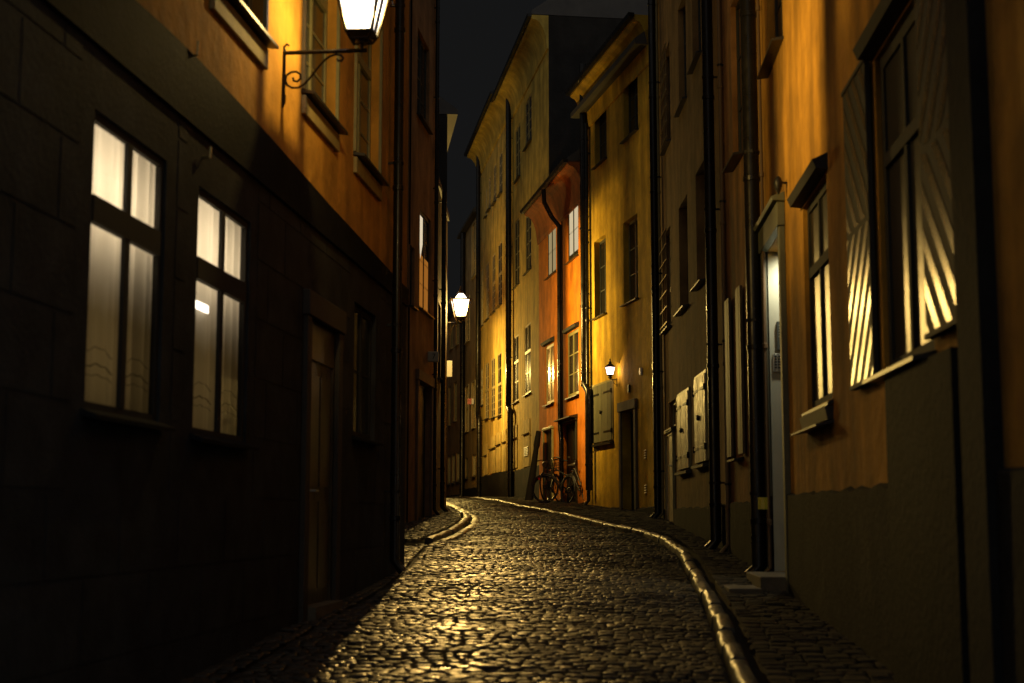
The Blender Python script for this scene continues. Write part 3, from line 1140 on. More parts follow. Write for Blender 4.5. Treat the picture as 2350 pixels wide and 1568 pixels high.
h = House('recessed_house', 'dark narrow set-back house just past the ochre house with the large lantern', LM, zc(10.5), P_DARK, depth=2.5)
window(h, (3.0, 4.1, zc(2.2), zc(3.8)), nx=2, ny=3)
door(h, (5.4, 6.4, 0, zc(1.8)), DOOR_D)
h.finish()

# ------------------------------------------------------------------ house L2 / L3 / L4 / L5
h = House('narrow_house', 'brown plaster house with the number 7 sign and a tall orange-lit window', L2, zc(11.5), P_BROWN, depth=2.6)
HL2 = h
r = L2.rect(963, 988, 475, 706)
window(h, r, nx=2, ny=4, fm=FRAME_D, dep=0.03, curtain=(ROOM_O, 0.1, 0.95, 0.03, 0.56), label='window lit orange from the room behind')
r2 = L2.rect(963, 988, 475, 590)
c = MB()
u0, u1 = r[0] + 0.16, r[0] + (r[1] - r[0]) * 0.36
u0, u1 = r[0] + 0.08, r[0] + (r[1] - r[0]) * 0.42
pts = [L2.P(u0, -0.036, r[3] - 0.1), L2.P(u1, -0.036, r[3] - 0.1), L2.P(u1, -0.036, r[3] - 0.62), L2.P(u0 + 0.2, -0.036, r[3] - 0.95)]
c.quad(*pts)
c.build('lit_curtain', ROOM_W, h.root, h.o)
r = L2.rect(958, 985, 60, 260)
window(h, r, nx=2, ny=4, fm=FRAME_D, dep=0.06)
r = L2.rect(941, 951, 560, 700)
window(h, r, nx=1, ny=4, fm=FRAME_D, dep=0.05)
r = L2.rect(956, 986, 872, 1160)
door(h, (r[0], r[1], 0, r[3]), DOOR_D, surround=0.14, sm=mat('brown_stone_trim', (0.16, 0.105, 0.06), 0.75, noise=0.3), depth=0.18)
drainpipe(h, 1000, n=0.07, r=0.04, refy=700)
h.finish()

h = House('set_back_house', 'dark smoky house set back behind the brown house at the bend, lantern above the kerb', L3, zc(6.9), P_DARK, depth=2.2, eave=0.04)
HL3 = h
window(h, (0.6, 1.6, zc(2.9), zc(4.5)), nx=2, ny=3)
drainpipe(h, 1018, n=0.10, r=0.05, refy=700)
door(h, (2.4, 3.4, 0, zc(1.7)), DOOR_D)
h.finish()
h = House('hidden_house', 'dark house round the bend carrying the projecting white sign', L4, zc(9.5), P_BROWN, depth=3.0)
HL4 = h
for k in range(5):
    window(h, (1.5 + 3 * k, 2.5 + 3 * k, zc(2.2), zc(3.7)), nx=2, ny=3)
h.finish()
h = House('end_house', 'dark house farthest along the inner side of the bend', L5, zc(9.5), P_BROWN, depth=3.0)
h.finish()

# ------------------------------------------------------------------ house A
h = House('ochre_house', 'ochre house with the striped shutters, steel intercom doorway and stained lower plaster', RA, zc(10.5), P_ORANGE,
          plinth=zc(0.19), depth=6.0)
HA = h
# striped-shutter window
rw = RA.rect(2020, 2136, 165, 905)
zt = RA.hit(1975, 190)[1]
zb_ = RA.hit(1975, 895)[1]
rw = (rw[0], rw[1], zb_ + 0.02, zt)
win = window(h, rw, nx=2, ny=1, fm=FRAME_B, dep=0.035, transom=0.66, mull=0.07, fw=0.09, sill_out=0.14, hood=True, recess=0.12, glass=GLASS_OLD,
             label='large dark window between the two striped shutters')


def striped_shutter(h, parent, r, flip, label):
    w = h.w
    u0, u1, z0, z1 = r
    b = MB()
    b.wbox(w, u0, u1, 0.02, 0.055, z0, z1, 0)
    # chevron stripes inlaid 2 mm proud
    zm = (z0 + z1) / 2
    W = u1 - u0
    per = 0.27
    sw = 0.12
    t = -W * 1.2
    for half in (0, 1):
        a0, a1 = (z0, zm - 0.02) if half == 0 else (zm + 0.02, z1)
        sgn = (1 if half == 0 else -1) * flip
        k = -14
        while k < 24:
            # diagonal band: z = base + sgn*(u-u0)*1.25 ... clipped to the half
            base = a0 + k * per
            ul = u0 + 0.02
            n = 10
            for i in range(n):
                ua, ub = u0 + 0.02 + (W - 0.04) * i / n, u0 + 0.02 + (W - 0.04) * (i + 1) / n
                za, zb2 = base + sgn * (ua - u0) * 1.05, base + sgn * (ub - u0) * 1.05
                cl = lambda z: min(max(z, a0), a1)
                p = [cl(za), cl(zb2), cl(zb2 + sw), cl(za + sw)]
                if max(p) - min(p) > 0.003 and (p[2] - p[1] > 0.001 or p[3] - p[0] > 0.001):
                    b.add([w.P(ua, 0.058, p[0]), w.P(ub, 0.058, p[1]), w.P(ub, 0.058, p[2]), w.P(ua, 0.058, p[3])], [(0, 1, 2, 3)], 1)
            k += 1
    for za, zb2 in ((z0, z0 + 0.03), (z1 - 0.03, z1)):
        b.wbox(w, u0 - 0.004, u1 + 0.004, 0.018, 0.066, za, zb2, 0)
    so = b.build('shutter', [SHUT_D, SHUT_L], parent, h.o)
    if label:
        so['label'] = label
    return so


uf0, uf1 = RA.hit(2016, 600)[0], RA.hit(1962, 600)[0]
un0, un1 = RA.hit(2226, 600)[0], RA.hit(2142, 600)[0]
striped_shutter(h, win, (uf0, uf1, rw[2] - 0.02, rw[3] + 0.05), -1, 'striped shutter folded back against the plaster on the doorway side')
striped_shutter(h, win, (un0, un1, rw[2] + 0.06, rw[3] + 0.05), 1, 'striped shutter nearest the camera')
# stone strip around the bay
s = MB()
s.wbox(RA, RA.hit(2290, 700)[0], RA.hit(2235, 700)[0], 0.0, 0.09, 0.3, h.ztop - 0.1)
s.build('pilaster', mat('dark_pilaster_stone', (0.018, 0.018, 0.018), 0.8, spec=0.1, noise=0.4, bump=0.01), h.root, h.o)
s = MB()
s.wbox(RA, RA.hit(2228, 850)[0], RA.hit(2066, 850)[0], 0.062, 0.10, 0.4, zc(0.86))
s.build('under_window_stone', mat('dark_under_stone', (0.012, 0.012, 0.012), 0.8, spec=0.1, noise=0.4, bump=0.01), h.root, h.o)

# narrow window with hood
r = RA.rect(1848, 1905, 470, 945)
window(h, r, nx=2, ny=1, fm=FRAME_B, dep=0.04, transom=0.66, mull=0.06, fw=0.07, sill_out=0.05, hood=True, recess=0.12, glass=GLASS_OLD,
       label='tall window with a sheet-metal hood and a box sill')
s = MB()
u0, u1, z0, z1 = r
s.prof(RA, u0 - 0.03, u1 + 0.05, [(0.0, z0 - 0.06), (0.07, z0 - 0.07), (0.05, z0 - 0.17), (0.0, z0 - 0.17)])
s.prof(RA, u0 - 0.06, u1 + 0.07, [(0.0, z0 - 0.172), (0.15, z0 - 0.21), (0.15, z0 - 0.225), (0.0, z0 - 0.20)])
s.build('lower_ledge', SILLM, h.root, h.o)
# upper window
r = RA.rect(1762, 1797, 20, 165, ref=1765)
window(h, (r[0], r[1], r[2], r[2] + 1.9), nx=2, ny=3, fm=FRAME_D, dep=0.08, sill_out=0.12)
r = RA.rect(2020, 2140, -900, -500)
# doorway with whitewashed reveal
ud0 = RA.hit(1804, 800)[0]
ud1 = RA.hit(1766, 800)[0]
zdt = RA.hit(1800, 520)[1]
zg = RA.ground(ud0) - 0.05
DEP = 0.75
h.hole(ud0, ud1, zg, zdt, DEP)
d = MB()
zf = RA.ground(ud1) + 0.16
d.wbox(RA, ud0 + 0.03, ud1 - 0.03, -DEP + 0.01, -DEP + 0.06, zf, zdt - 0.6)
d.wbox(RA, ud0 + 0.001, ud1 - 0.001, -DEP, -DEP + 0.05, zdt - 0.6, zdt - 0.001)
dd = d.build('door', mat('dark_teal_door', (0.02, 0.035, 0.033), 0.4), h.root, h.o)
dd['label'] = 'recessed dark door behind a pale lit reveal'
s = MB()
s.wbox(RA, ud1 - 0.012, ud1 - 0.001, -DEP + 0.06, 0.0, zf, zdt - 0.002)
s.build('reveal', REVEAL, dd, h.o)
s = MB()
c = 0.13
s.wbox(RA, ud0 - c, ud0 - 0.001, 0.0, 0.06, zg, zdt)
s.wbox(RA, ud1 + 0.001, ud1 + c, 0.0, 0.06, zg, zdt)
s.wbox(RA, ud0 - c - 0.02, ud1 + c + 0.02, 0.0, 0.08, zdt + 0.002, zdt + 0.24)
s.prof(RA, ud0 - c - 0.05, ud1 + c + 0.05, [(0.0, zdt + 0.242), (0.12, zdt + 0.25), (0.14, zdt + 0.29), (0.0, zdt + 0.34)])
s.build('surround', mat('grey_green_stone', (0.10, 0.10, 0.065), 0.6, noise=0.2, bump=0.004), dd, h.o, bevel=0.008)
s = MB()
s.wbox(RA, ud0 + 0.001, ud1 - 0.001, -DEP, 0.30, zg, zf - 0.004)
s.wbox(RA, ud0 - 0.15, ud1 + 0.15, 0.30, 0.62, zg - 0.1, zf - 0.11)
s.build('step', STONE, dd, h.o, bevel=0.01)
s = MB()
um = ud1 - 0.30
s.lathe(RA.P(um, -0.30, zdt - 0.05), [(0.055, 0), (0.06, 0.02), (0.06, 0.048)], 16)
s.build('ceiling_spot', IRON, dd, h.o)
sp = bpy.data.lights.new('doorway_spot', 'SPOT')
sp.energy = 55
sp.spot_size = R(150)
sp.spot_blend = 1.0
sp.color = (1.0, 0.96, 0.72)
sp.shadow_soft_size = 0.04
so = bpy.data.objects.new('doorway_spot', sp)
so.location = RA.P(um, -0.30, zdt - 0.08)
so.rotation_euler = Vector((RA.t.x * 0.5, RA.t.y * 0.5, -1)).to_track_quat('-Z', 'Y').to_euler()
COL.objects.link(so)
# iron knob above the door
s = MB()
p = RA.hit(1807, 425)
s.lathe(RA.P(p[0], 0.09, p[1] - 0.09), [(0.008, 0), (0.03, 0.05), (0.045, 0.11), (0.03, 0.16), (0.01, 0.18)], 12)
s.tube([RA.P(p[0], 0.0, p[1] + 0.02), RA.P(p[0], 0.09, p[1] + 0.03)], 0.012, 8)
kb = s.build('wall_bell', IRON, None, RA.P(p[0], 0.09, p[1]), smooth=True)
tag(kb, 'small dark iron bell fixed to the ochre wall above the lit doorway', 'bell')
drainpipe(h, 1750, n=0.05, r=0.018, refy=500, m=mat('brown_cable_pipe', (0.12, 0.07, 0.03), 0.6), brackets=False, label='thin brown pipe running beside the thick black one')
drainpipe(h, 1729, n=0.13, r=0.088, refy=600, label='thick black rainwater pipe with a yellow reflector near the ground')
h.finish()
# intercom on the reveal
s = MB()
n_ = -0.16
q = Wall((RA.P(ud1 - 0.013, 0, 0).x, RA.P(ud1 - 0.013, 0, 0).y), (RA.P(ud1 - 0.013, -1, 0).x, RA.P(ud1 - 0.013, -1, 0).y), -1)
if q.nrm.y > 0:
    q.nrm = -q.nrm
zi = RA.hit(1780, 822)[1] * 1.0
root = thing('door_intercom', q.P(0.13, 0, zi), 'steel intercom panel with rows of call buttons on the pale door reveal', 'intercom')
s.wbox(q, 0.03, 0.17, 0.0, 0.02, zi - 0.10, zi + 0.10)
s.build('face_plate', STEELP, root, root.location, bevel=0.004)
s = MB()
for a in range(3):
    for b_ in range(5):
        s.wbox(q, 0.048 + a * 0.036, 0.072 + a * 0.036, 0.021, 0.027, zi - 0.06 + b_ * 0.03, zi - 0.045 + b_ * 0.03)
s.build('button', INKB, root, root.location)
root = thing('name_board', q.P(0.16, 0, zi + 0.3), 'dark louvred name board above the intercom in the lit doorway', 'name board')
s = MB()
s.wbox(q, 0.08, 0.24, 0.0, 0.03, zi + 0.14, zi + 0.45)
s.build('board', mat('dark_name_board', (0.05, 0.055, 0.05), 0.5), root, root.location)
s = MB()
for b_ in range(5):
    s.wbox(q, 0.095, 0.225, 0.031, 0.036, zi + 0.28 + b_ * 0.03, zi + 0.29 + b_ * 0.03)
s.build('name_strip', mat('grey_name_strip', (0.3, 0.32, 0.28), 0.5), root, root.location)
# yellow reflector on the pipe
u, z = RA.hit(1729, 1156, 0.23)
s = MB()
pc = RA.P(u, 0.13, 0)
ring = []
s.lathe((pc.x, pc.y, z - 0.06), [(0.090, 0), (0.090, 0.125)], 16, closed=False)
s.faces_keep = None
o = s.build('pipe_reflector', YELP, None, (pc.x, pc.y, z))
me = o.data
# keep only the quarter of the band that faces up the street
keep = []
import bmesh as _bm
bm = _bm.new()
bm.from_mesh(me)
for f_ in list(bm.faces):
    cc = f_.calc_center_median()
    if math.atan2(cc.y, cc.x) > R(-60) or math.atan2(cc.y, cc.x) < R(-135):
        bm.faces.remove(f_)
geo = _bm.ops.solidify(bm, geom=bm.faces[:], thickness=0.003)
bm.to_mesh(me)
bm.free()
tag(o, 'small yellow reflector wrapped on the thick black rainwater pipe', 'reflector')

# ------------------------------------------------------------------ house B
h = House('rust_house', 'narrow rust-brown streaked house with tall open shutters between two thick rainwater pipes', RB, zc(10.5), P_RUST, plinth=zc(0.15), depth=6)
BOARD_B = mat('brown_shutter_board', (0.10, 0.065, 0.03), 0.6, noise=0.35, nscale=7, streak=0.45)
r = RB.rect(1680, 1704, 60, 392, ref=1680)
window(h, (r[0], r[1], r[2], r[3] + 0.3), nx=2, ny=3, fm=FRAME_D, dep=0.07, sill_out=0.14, curtain=(CURT_E2, 0.12, 0.35, 0.30, 1.0))
r = RB.rect(1687, 1702, 700, 1052, ref=1687)
wn = window(h, r, nx=2, ny=3, fm=FRAME_D, dep=0.12, sill_out=0.12)
u0, u1, z0, z1 = r
for a_, b_2, lab in ((RB.hit(1713, 850)[0], u0 - 0.02, 'tall board shutter folded back beside the thick pipe'), (u1 + 0.02, RB.hit(1676, 850)[0], 'tall board shutter folded back on the far side')):
    so = shutter_leaf(h, wn, (a_, b_2, z0 + 0.02, z1 + 0.12), BOARD_B, n=0.03, boards=3, hinges=False)
    so['label'] = lab
drainpipe(h, 1660, n=0.05, r=0.03, refy=600, m=mat('brown_thin_pipe', (0.14, 0.085, 0.035), 0.6))
drainpipe(h, 1632, n=0.13, r=0.078, refy=600)
h.finish()

# ------------------------------------------------------------------ house C
h = House('olive_house', 'olive-brown house with closed pale board shutters along its ground floor', RC, zc(11.5), P_OLIVE, plinth=zc(0.12), depth=6)
window(h, RC.rect(1524, 1539, 542, 764), nx=2, ny=4, fm=FRAME_L, dep=0.10, transom=0.42, grille=True, label='barred window whose bars catch the light')
window(h, RC.rect(1559, 1579, 477, 722), nx=2, ny=3, fm=FRAME_D, dep=0.14, sill_out=0.11)
window(h, RC.rect(1598, 1618, 398, 664), nx=2, ny=3, fm=FRAME_D, dep=0.14, sill_out=0.11)
window(h, RC.rect(1524, 1538, 130, 354), nx=2, ny=4, fm=FRAME_D, dep=0.10, grille=True)
r = RC.rect(1557, 1575, 20, 266)
window(h, r, nx=2, ny=3, fm=FRAME_D, dep=0.10, curtain=(ROOM_W, 0.06, 0.20, 0.2, 1.0), label='upper window with a bright slit of curtain')
window(h, (RC.hit(1609, 100)[0], RC.hit(1589, 100)[0], RC.hit(1589, 165)[1], RC.hit(1589, 165)[1] + 1.8), nx=2, ny=3, fm=FRAME_D, dep=0.10)
pair_shutters(h, RC.rect(1600, 1625, 872, 1064), BOARD, boards=3, label='closed pale board shutters beside the thick pipe')
pair_shutters(h, RC.rect(1560, 1585, 912, 1080), BOARD, boards=3, label='closed pale board shutters with a dark ring latch')
window(h, RC.rect(1536, 1550, 925, 985), nx=1, ny=1, fm=FRAME_L, dep=0.06, glass=GLASS)
r = RC.rect(1532, 1549, 998, 1165)
do = door(h, (r[0], r[1], 0, r[3]), BOARD, surround=0.05, sm=FRAME_O, depth=0.06, panels=False, boards=4, label='pale board door under a small window')
r = RC.rect(1513, 1522, 915, 1100)
s = MB()
s.wbox(RC, r[0], r[1], 0.0, 0.05, r[2], r[3])
s.build('board_panel', BOARD, h.root, h.o)
drainpipe(h, 1503, n=0.14, r=0.075, refy=600)
drainpipe(h, 1514, n=0.05, r=0.03, refy=600, m=mat('olive_thin_pipe', (0.22, 0.16, 0.05), 0.6))
h.finish()

# ------------------------------------------------------------------ house D
h = House('yellow_house', 'bright yellow house with the small black lantern above a grey-green shuttered hatch', RD, zc(9.75), P_YELLOW,
          plinth=zc(0.16), depth=6, eave=0.35)
window(h, RD.rect(1364, 1391, 556, 731), nx=2, ny=3, fm=FRAME_D, dep=0.13)
window(h, RD.rect(1431, 1464, 512, 700), nx=2, ny=3, fm=FRAME_O, dep=0.12)
window(h, RD.rect(1365, 1392, 243, 386), nx=2, ny=3, fm=FRAME_D, dep=0.12)
window(h, RD.rect(1431, 1464, 185, 326), nx=2, ny=3, fm=FRAME_D, dep=0.12)
pair_shutters(h, RD.rect(1363, 1407, 890, 1018), BOARD_G, boards=3, label='grey-green double hatch with iron hinges and a lit sill')
r = RD.rect(1429, 1459, 946, 1165)
door(h, (r[0], r[1], 0, r[3]), DOOR_D, surround=0.15, sm=STONE, depth=0.28)
cornice(h, zc(9.4), zc(10.4), 0.36, P_YELLOW)
drainpipe(h, 1347, n=0.10, r=0.045, refy=600, ztop=zc(9.5))
for zz, k in ((RD.hit(1482, 1042)[1], 4), (RD.hit(1482, 1122)[1], 4)):
    s = MB()
    u = RD.hit(1482, 1080)[0]
    for j in range(k):
        s.prof(RD, u - 0.06, u + 0.06, [(0.0, zz - 0.09 + j * 0.05), (0.03, zz - 0.09 + j * 0.05), (0.0, zz - 0.06 + j * 0.05)])
    s.build('vent', mat('pale_vent_slats', (0.6, 0.5, 0.3), 0.5), h.root, h.o)
s = MB()
u, z = RD.hit(1473, 852)
s.wbox(RD, u - 0.035, u + 0.035, 0, 0.05, z - 0.08, z + 0.07)
s.build('junction_box', CREAMW, h.root, h.o)
u, z = RD.hit(1445, 892)
s = MB()
s.wbox(RD, u - 0.05, u + 0.05, 0, 0.04, z - 0.08, z + 0.08)
s.build('dark_plate', IRON, h.root, h.o)
h.finish()

# ------------------------------------------------------------------ house E
h = House('orange_house', 'narrow orange-red house with a curved cornice, two curtained lit windows and bicycles in front', RE_, zc(8.65), P_RED,
          plinth=zc(0.30), depth=6, eave=0.42)
window(h, RE_.rect(1256, 1276, 530, 640), nx=2, ny=2, fm=FRAME_D, dep=0.02, fw=0.08, curtain=(CURT_E2, 0.06, 0.95, 0.06, 0.95), sill=True,
       label='window with a dim curtained glow')
window(h, RE_.rect(1303, 1327, 475, 605), nx=2, ny=2, fm=FRAME_D, dep=0.02, fw=0.08, curtain=(CURT_E, 0.06, 0.95, 0.12, 0.97),
       label='window with a brighter curtained glow')
window(h, RE_.rect(1252, 1271, 797, 930), nx=2, ny=3, fm=FRAME_L, dep=0.02, fw=0.08, hood=True)
window(h, RE_.rect(1302, 1328, 768, 914), nx=2, ny=3, fm=FRAME_O, dep=0.02, fw=0.08, hood=True)
r = RE_.rect(1250, 1270, 990, 1165)
door(h, (r[0], r[1], 0, r[3]), DOOR_D, surround=0.05, sm=FRAME_O, depth=0.14)
r = RE_.rect(1291, 1325, 975, 1165)
do = door(h, (r[0], r[1], 0, r[3]), DOOR_D, surround=0.04, sm=FRAME_D, depth=0.2)
s = MB()
s.prof(RE_, r[0] - 0.08, r[1] + 0.08, [(0.0, r[3] + 0.06), (0.22, r[3] + 0.08), (0.22, r[3] + 0.105), (0.0, r[3] + 0.16)])
s.build('door_hood', SILLM, h.root, h.o)
cornice(h, zc(7.75), zc(8.7), 0.42, plaster('shaded_red_cove', (0.34, 0.10, 0.02)))  # wall red darkened in the colour, for shade under the cove
w = RE_
u = w.hit(1284, 700, 0.1)[0]
g = MB()
g.tube([w.P(u + 0.1, 0.50, zc(8.6)), w.P(u + 0.1, 0.48, zc(8.25)), w.P(u + 0.25, 0.25, zc(7.9)), w.P(u, 0.10, zc(7.6)), w.P(u, 0.10, zc(7.4)), w.P(u, 0.10, zc(2.35)),
        w.P(u - 0.02, 0.10, zc(2.25)), w.P(u - 0.25, 0.12, zc(2.0)), w.P(u - 0.25, 0.12, 2.2)], 0.06, 12)
g.build('drainpipe', METAL_D, h.root, h.o, smooth=True)
g = MB()
g.tube([w.P(u - 0.15, 0.06, zc(7.7)), w.P(u - 0.15, 0.06, zc(2.5))], 0.02, 8)
g.build('cable', IRON, h.root, h.o)
drainpipe(h, 1340, n=0.14, r=0.085, refy=600, ztop=zc(11.0), zbot=zc(0.6), jog=(zc(3.05), -0.32, -0.02), label='thick black rainwater pipe with a swan neck at the yellow house')
h.finish()

# ------------------------------------------------------------------ house F
h = House('pale_yellow_house', 'tall pale yellow house with paired cream windows and a vent grille in a blind niche', RF, zc(14.6), P_PALE,
          plinth=RF.hit(1220, 1073)[1], depth=6, eave=0.5)
for bx, dk in (((1178, 1190, 776, 926), 0), ((1204, 1218, 750, 908), 0), ((1181, 1192, 512, 662), 1), ((1206, 1219, 498, 630), 1), ((1183, 1194, 300, 420), 2), ((1205, 1220, 240, 345), 2)):
    window(h, RF.rect(*bx), nx=2, ny=(2 if dk == 0 else 4), fm=(FRAME_L if dk == 0 else FRAME_O), dep=0.015, fw=0.06, transom=(0.6 if dk == 0 else None))


def niche(h, r, d=0.05, m=NICHE):
    u0, u1, z0, z1 = r
    s = MB()
    s.wbox(h.w, u0, u1, 0.0, 0.03, z0, z1)
    o = s.build('blind_panel', m, h.root, h.o)
    s = MB()
    s.prof(h.w, u0 + 0.05, u1 - 0.05, [(0.03, z1 - 0.42), (0.09, z1 - 0.44), (0.09, z1 - 0.46), (0.03, z1 - 0.46)])
    s.build('drip_ledge', METAL_D, o, h.o)
    return o


niche(h, RF.rect(1176, 1188, 979, 1076))
nb = niche(h, RF.rect(1202, 1217, 967, 1073))
r = RF.rect(1205.5, 1215, 1027, 1048)
s = MB()
s.wbox(RF, r[0], r[1], 0.031, 0.038, r[2], r[3])
for j in range(6):
    zz = r[2] + (r[3] - r[2]) * (j + 0.5) / 6
    s.prof(RF, r[0], r[1], [(0.038, zz - 0.015), (0.06, zz - 0.02), (0.038, zz + 0.02)])
s.build('vent_grille', IRON, h.root, h.o)
cornice(h, zc(13.6), zc(14.6), 0.5, P_PALE)
h.finish()

# ------------------------------------------------------------------ house G
h = House('warm_yellow_house', 'brightly lit warm yellow house with rows of slim windows beyond the orange-red house', RG, zc(14.9), P_PALE2,
          plinth=RG.hit(1110, 1094)[1], depth=6, eave=0.5)
rows = [(1103.5, 1108.8, 848, 932), (1114, 1121.6, 837, 963), (1127.7, 1136, 826, 961), (1142.3, 1150.6, 814, 956),
        (1104, 1109, 622, 752), (1115.5, 1122, 609, 738), (1129.5, 1136.5, 589, 722), (1143.5, 1152, 563, 706),
        (1115, 1118, 436, 500), (1121, 1126, 412, 486), (1133, 1139, 384, 471), (1146, 1153, 358, 452)]
for i, bx in enumerate(rows):
    window(h, RG.rect(*bx), nx=2, ny=4, fm=FRAME_L, dep=0.006, fw=0.05, mull=0.04, casing=0.0, sill_out=0.12, transom=0.5 if i < 8 else None)
for bx in ((1112, 1119, 1021, 1091), (1125.5, 1139, 1005, 1088), (1140.3, 1150.5, 995, 1085), (1154, 1163, 988, 1083)):
    niche(h, RG.rect(*bx))
drainpipe(h, 1167, n=0.14, r=0.10, refy=700, jog=(RG.hit(1166, 945)[1], -0.45, 0.0))
cornice(h, zc(13.9), zc(14.9), 0.5, P_PALE)
drainpipe(h, 1097, n=0.14, r=0.09, refy=700, jog=(RG.hit(1090, 965)[1], -0.5, 0.0))
h.finish()

# ------------------------------------------------------------------ houses H, I
h = House('mustard_house', 'dim mustard house past the brightly lit one, slim lower windows catching light', RH, zc(12.5), P_FAR2, plinth=zc(1.15), depth=6)
for bx in ((1069, 1076, 890, 992), (1083.5, 1091, 880, 984), (1070, 1078, 690, 788), (1084, 1092, 520, 640)):
    window(h, RH.rect(*bx), nx=2, ny=3, fm=FRAME_L, dep=0.05, fw=0.08, transom=0.5, casing=0.05, sillm=FRAME_L)
window(h, RH.rect(1084, 1091.5, 1045, 1094), nx=3, ny=1, fm=FRAME_L, dep=0.04, fw=0.07)
window(h, RH.rect(1068, 1074, 1053, 1098), nx=2, ny=1, fm=FRAME_D, dep=0.04)
drainpipe(h, 1061, n=0.14, r=0.11, refy=900)
h.finish()
h = House('umber_house', 'umber plaster house at the far end with a glazed shopfront below two slim windows', RI, zc(9.5), P_FAR, plinth=zc(0.95), depth=6)
for bx in ((1029, 1034, 890, 977), (1041.5, 1048, 880, 968), (1032, 1039, 745, 805), (1046, 1053, 735, 795)):
    window(h, RI.rect(*bx), nx=2, ny=3, fm=FRAME_O, dep=0.05, fw=0.08, sillm=FRAME_L)
for bx in ((1027, 1033.5, 1048, 1112), (1037, 1043, 1044, 1109), (1047, 1054, 1040, 1106)):
    window(h, RI.rect(*bx), nx=2, ny=1, fm=FRAME_L, dep=0.03, fw=0.09)
h.finish()


# ------------------------------------------------------------------ lanterns
def lantern(pos, wall_pt, label, bracket=True, yaw=0.0, shadow_bar=False, scroll=True, group=None, s=1.0, roof_glass=True):
    """pos: bottom centre of the glass body; wall_pt: bracket root on the wall at arm height"""
    pos = Vector(pos)
    root = thing('wall_lantern', Vector(wall_pt), label, 'lantern', group)
    o = root.location
    M = Matrix.Rotation(yaw, 3, 'Z')

    def Q(x, y, z):
        return pos + M @ Vector((x * s, y * s, z * s))
    hb, ht, H = 0.108, 0.185, 0.36
    cs = [(-1, -1), (1, -1), (1, 1), (-1, 1)]
    f = MB()
    for cx, cy in cs:
        f.tube([Q(cx * hb, cy * hb, 0), Q(cx * ht, cy * ht, H)], 0.016 * s, 6)
    for i in range(4):
        a, b = cs[i], cs[(i + 1) % 4]
        f.tube([Q(a[0] * hb, a[1] * hb, 0), Q(b[0] * hb, b[1] * hb, 0)], 0.014 * s, 6)
        f.tube([Q(a[0] * ht, a[1] * ht, H), Q(b[0] * ht, b[1] * ht, H)], 0.016 * s, 6)
    if shadow_bar:
        f.tube([Q(hb, 0, 0), Q(ht, 0, H)], 0.020 * s, 6)  # extra bar, added to throw a dark band on the wall opposite
    # ears of the rim
    for cx, cy in cs:
        f.tube([Q(cx * ht, cy * ht, H), Q(cx * (ht + 0.03), cy * (ht + 0.03), H + 0.01), Q(cx * (ht + 0.04), cy * (ht + 0.04), H - 0.035)], 0.010 * s, 6)
    f.build('lantern_frame', IRON, root, o)
    g = MB()
    e = 0.004
    for i in range(4):
        a, b = cs[i], cs[(i + 1) % 4]
        g.quad(Q(a[0] * (hb - e), a[1] * (hb - e), 0.01), Q(b[0] * (hb - e), b[1] * (hb - e), 0.01),
               Q(b[0] * (ht - e), b[1] * (ht - e), H - 0.01), Q(a[0] * (ht - e), a[1] * (ht - e), H - 0.01))
    g.build('glass', LAMPGLASS, root, o)
    # roof
    rt, rm = 0.055, 0.135
    g = MB()
    for i in range(4):
        a, b = cs[i], cs[(i + 1) % 4]
        g.quad(Q(a[0] * rm, a[1] * rm, H + 0.02), Q(b[0] * rm, b[1] * rm, H + 0.02), Q(b[0] * rt, b[1] * rt, H + 0.13), Q(a[0] * rt, a[1] * rt, H + 0.13))
    g.build('roof_glass', LAMPGLASS, root, o)
    g = MB()
    for i in range(4):
        a, b = cs[i], cs[(i + 1) % 4]
        g.tube([Q(a[0] * rm, a[1] * rm, H + 0.015), Q(a[0] * rt, a[1] * rt, H + 0.13)], 0.010 * s, 6)
        g.hexa([Q(a[0] * ht, a[1] * ht, H), Q(b[0] * ht, b[1] * ht, H), Q(b[0] * rm, b[1] * rm, H), Q(a[0] * rm, a[1] * rm, H),
                Q(a[0] * ht, a[1] * ht, H + 0.015), Q(b[0] * ht, b[1] * ht, H + 0.015), Q(b[0] * rm, b[1] * rm, H + 0.02), Q(a[0] * rm, a[1] * rm, H + 0.02)])
    g.lathe(Q(0, 0, H + 0.13), [(0.075 * s, 0), (0.07 * s, 0.02 * s), (0.04 * s, 0.03 * s), (0.04 * s, 0.06 * s), (0.055 * s, 0.065 * s), (0.02 * s, 0.10 * s), (0.008 * s, 0.16 * s)], 12)
    g.build('roof_cap', IRON, root, o)
    # base
    g = MB()
    hh = 0.078
    for i in range(4):
        a, b = cs[i], cs[(i + 1) % 4]
        g.tube([Q(a[0] * hb, a[1] * hb, -0.002), Q(a[0] * hh, a[1] * hh, -0.055)], 0.012 * s, 6)
        g.tube([Q(a[0] * hh, a[1] * hh, -0.055), Q(b[0] * hh, b[1] * hh, -0.055)], 0.012 * s, 6)
    g.tube([Q(-hh, 0, -0.055), Q(hh, 0, -0.055)], 0.012 * s, 6)
    g.tube([Q(0, -hh, -0.055), Q(0, hh, -0.055)], 0.012 * s, 6)
    g.lathe(Q(0, 0, -0.085), [(0.05 * s, 0), (0.055 * s, 0.03 * s), (0.05 * s, 0.04 * s)], 12)
    arm_z = wall_pt[2]
    g.tube([Q(0, 0, -0.08), (pos.x, pos.y, arm_z)], 0.02 * s, 8)
    g.build('lantern_base', IRON, root, o)
    # bulb holder
    g = MB()
    g.hexa([Q(-hb, -hb, -0.006), Q(hb, -hb, -0.006), Q(hb, hb, -0.006), Q(-hb, hb, -0.006), Q(-hb, -hb, 0.004), Q(hb, -hb, 0.004), Q(hb, hb, 0.004), Q(-hb, hb, 0.004)])
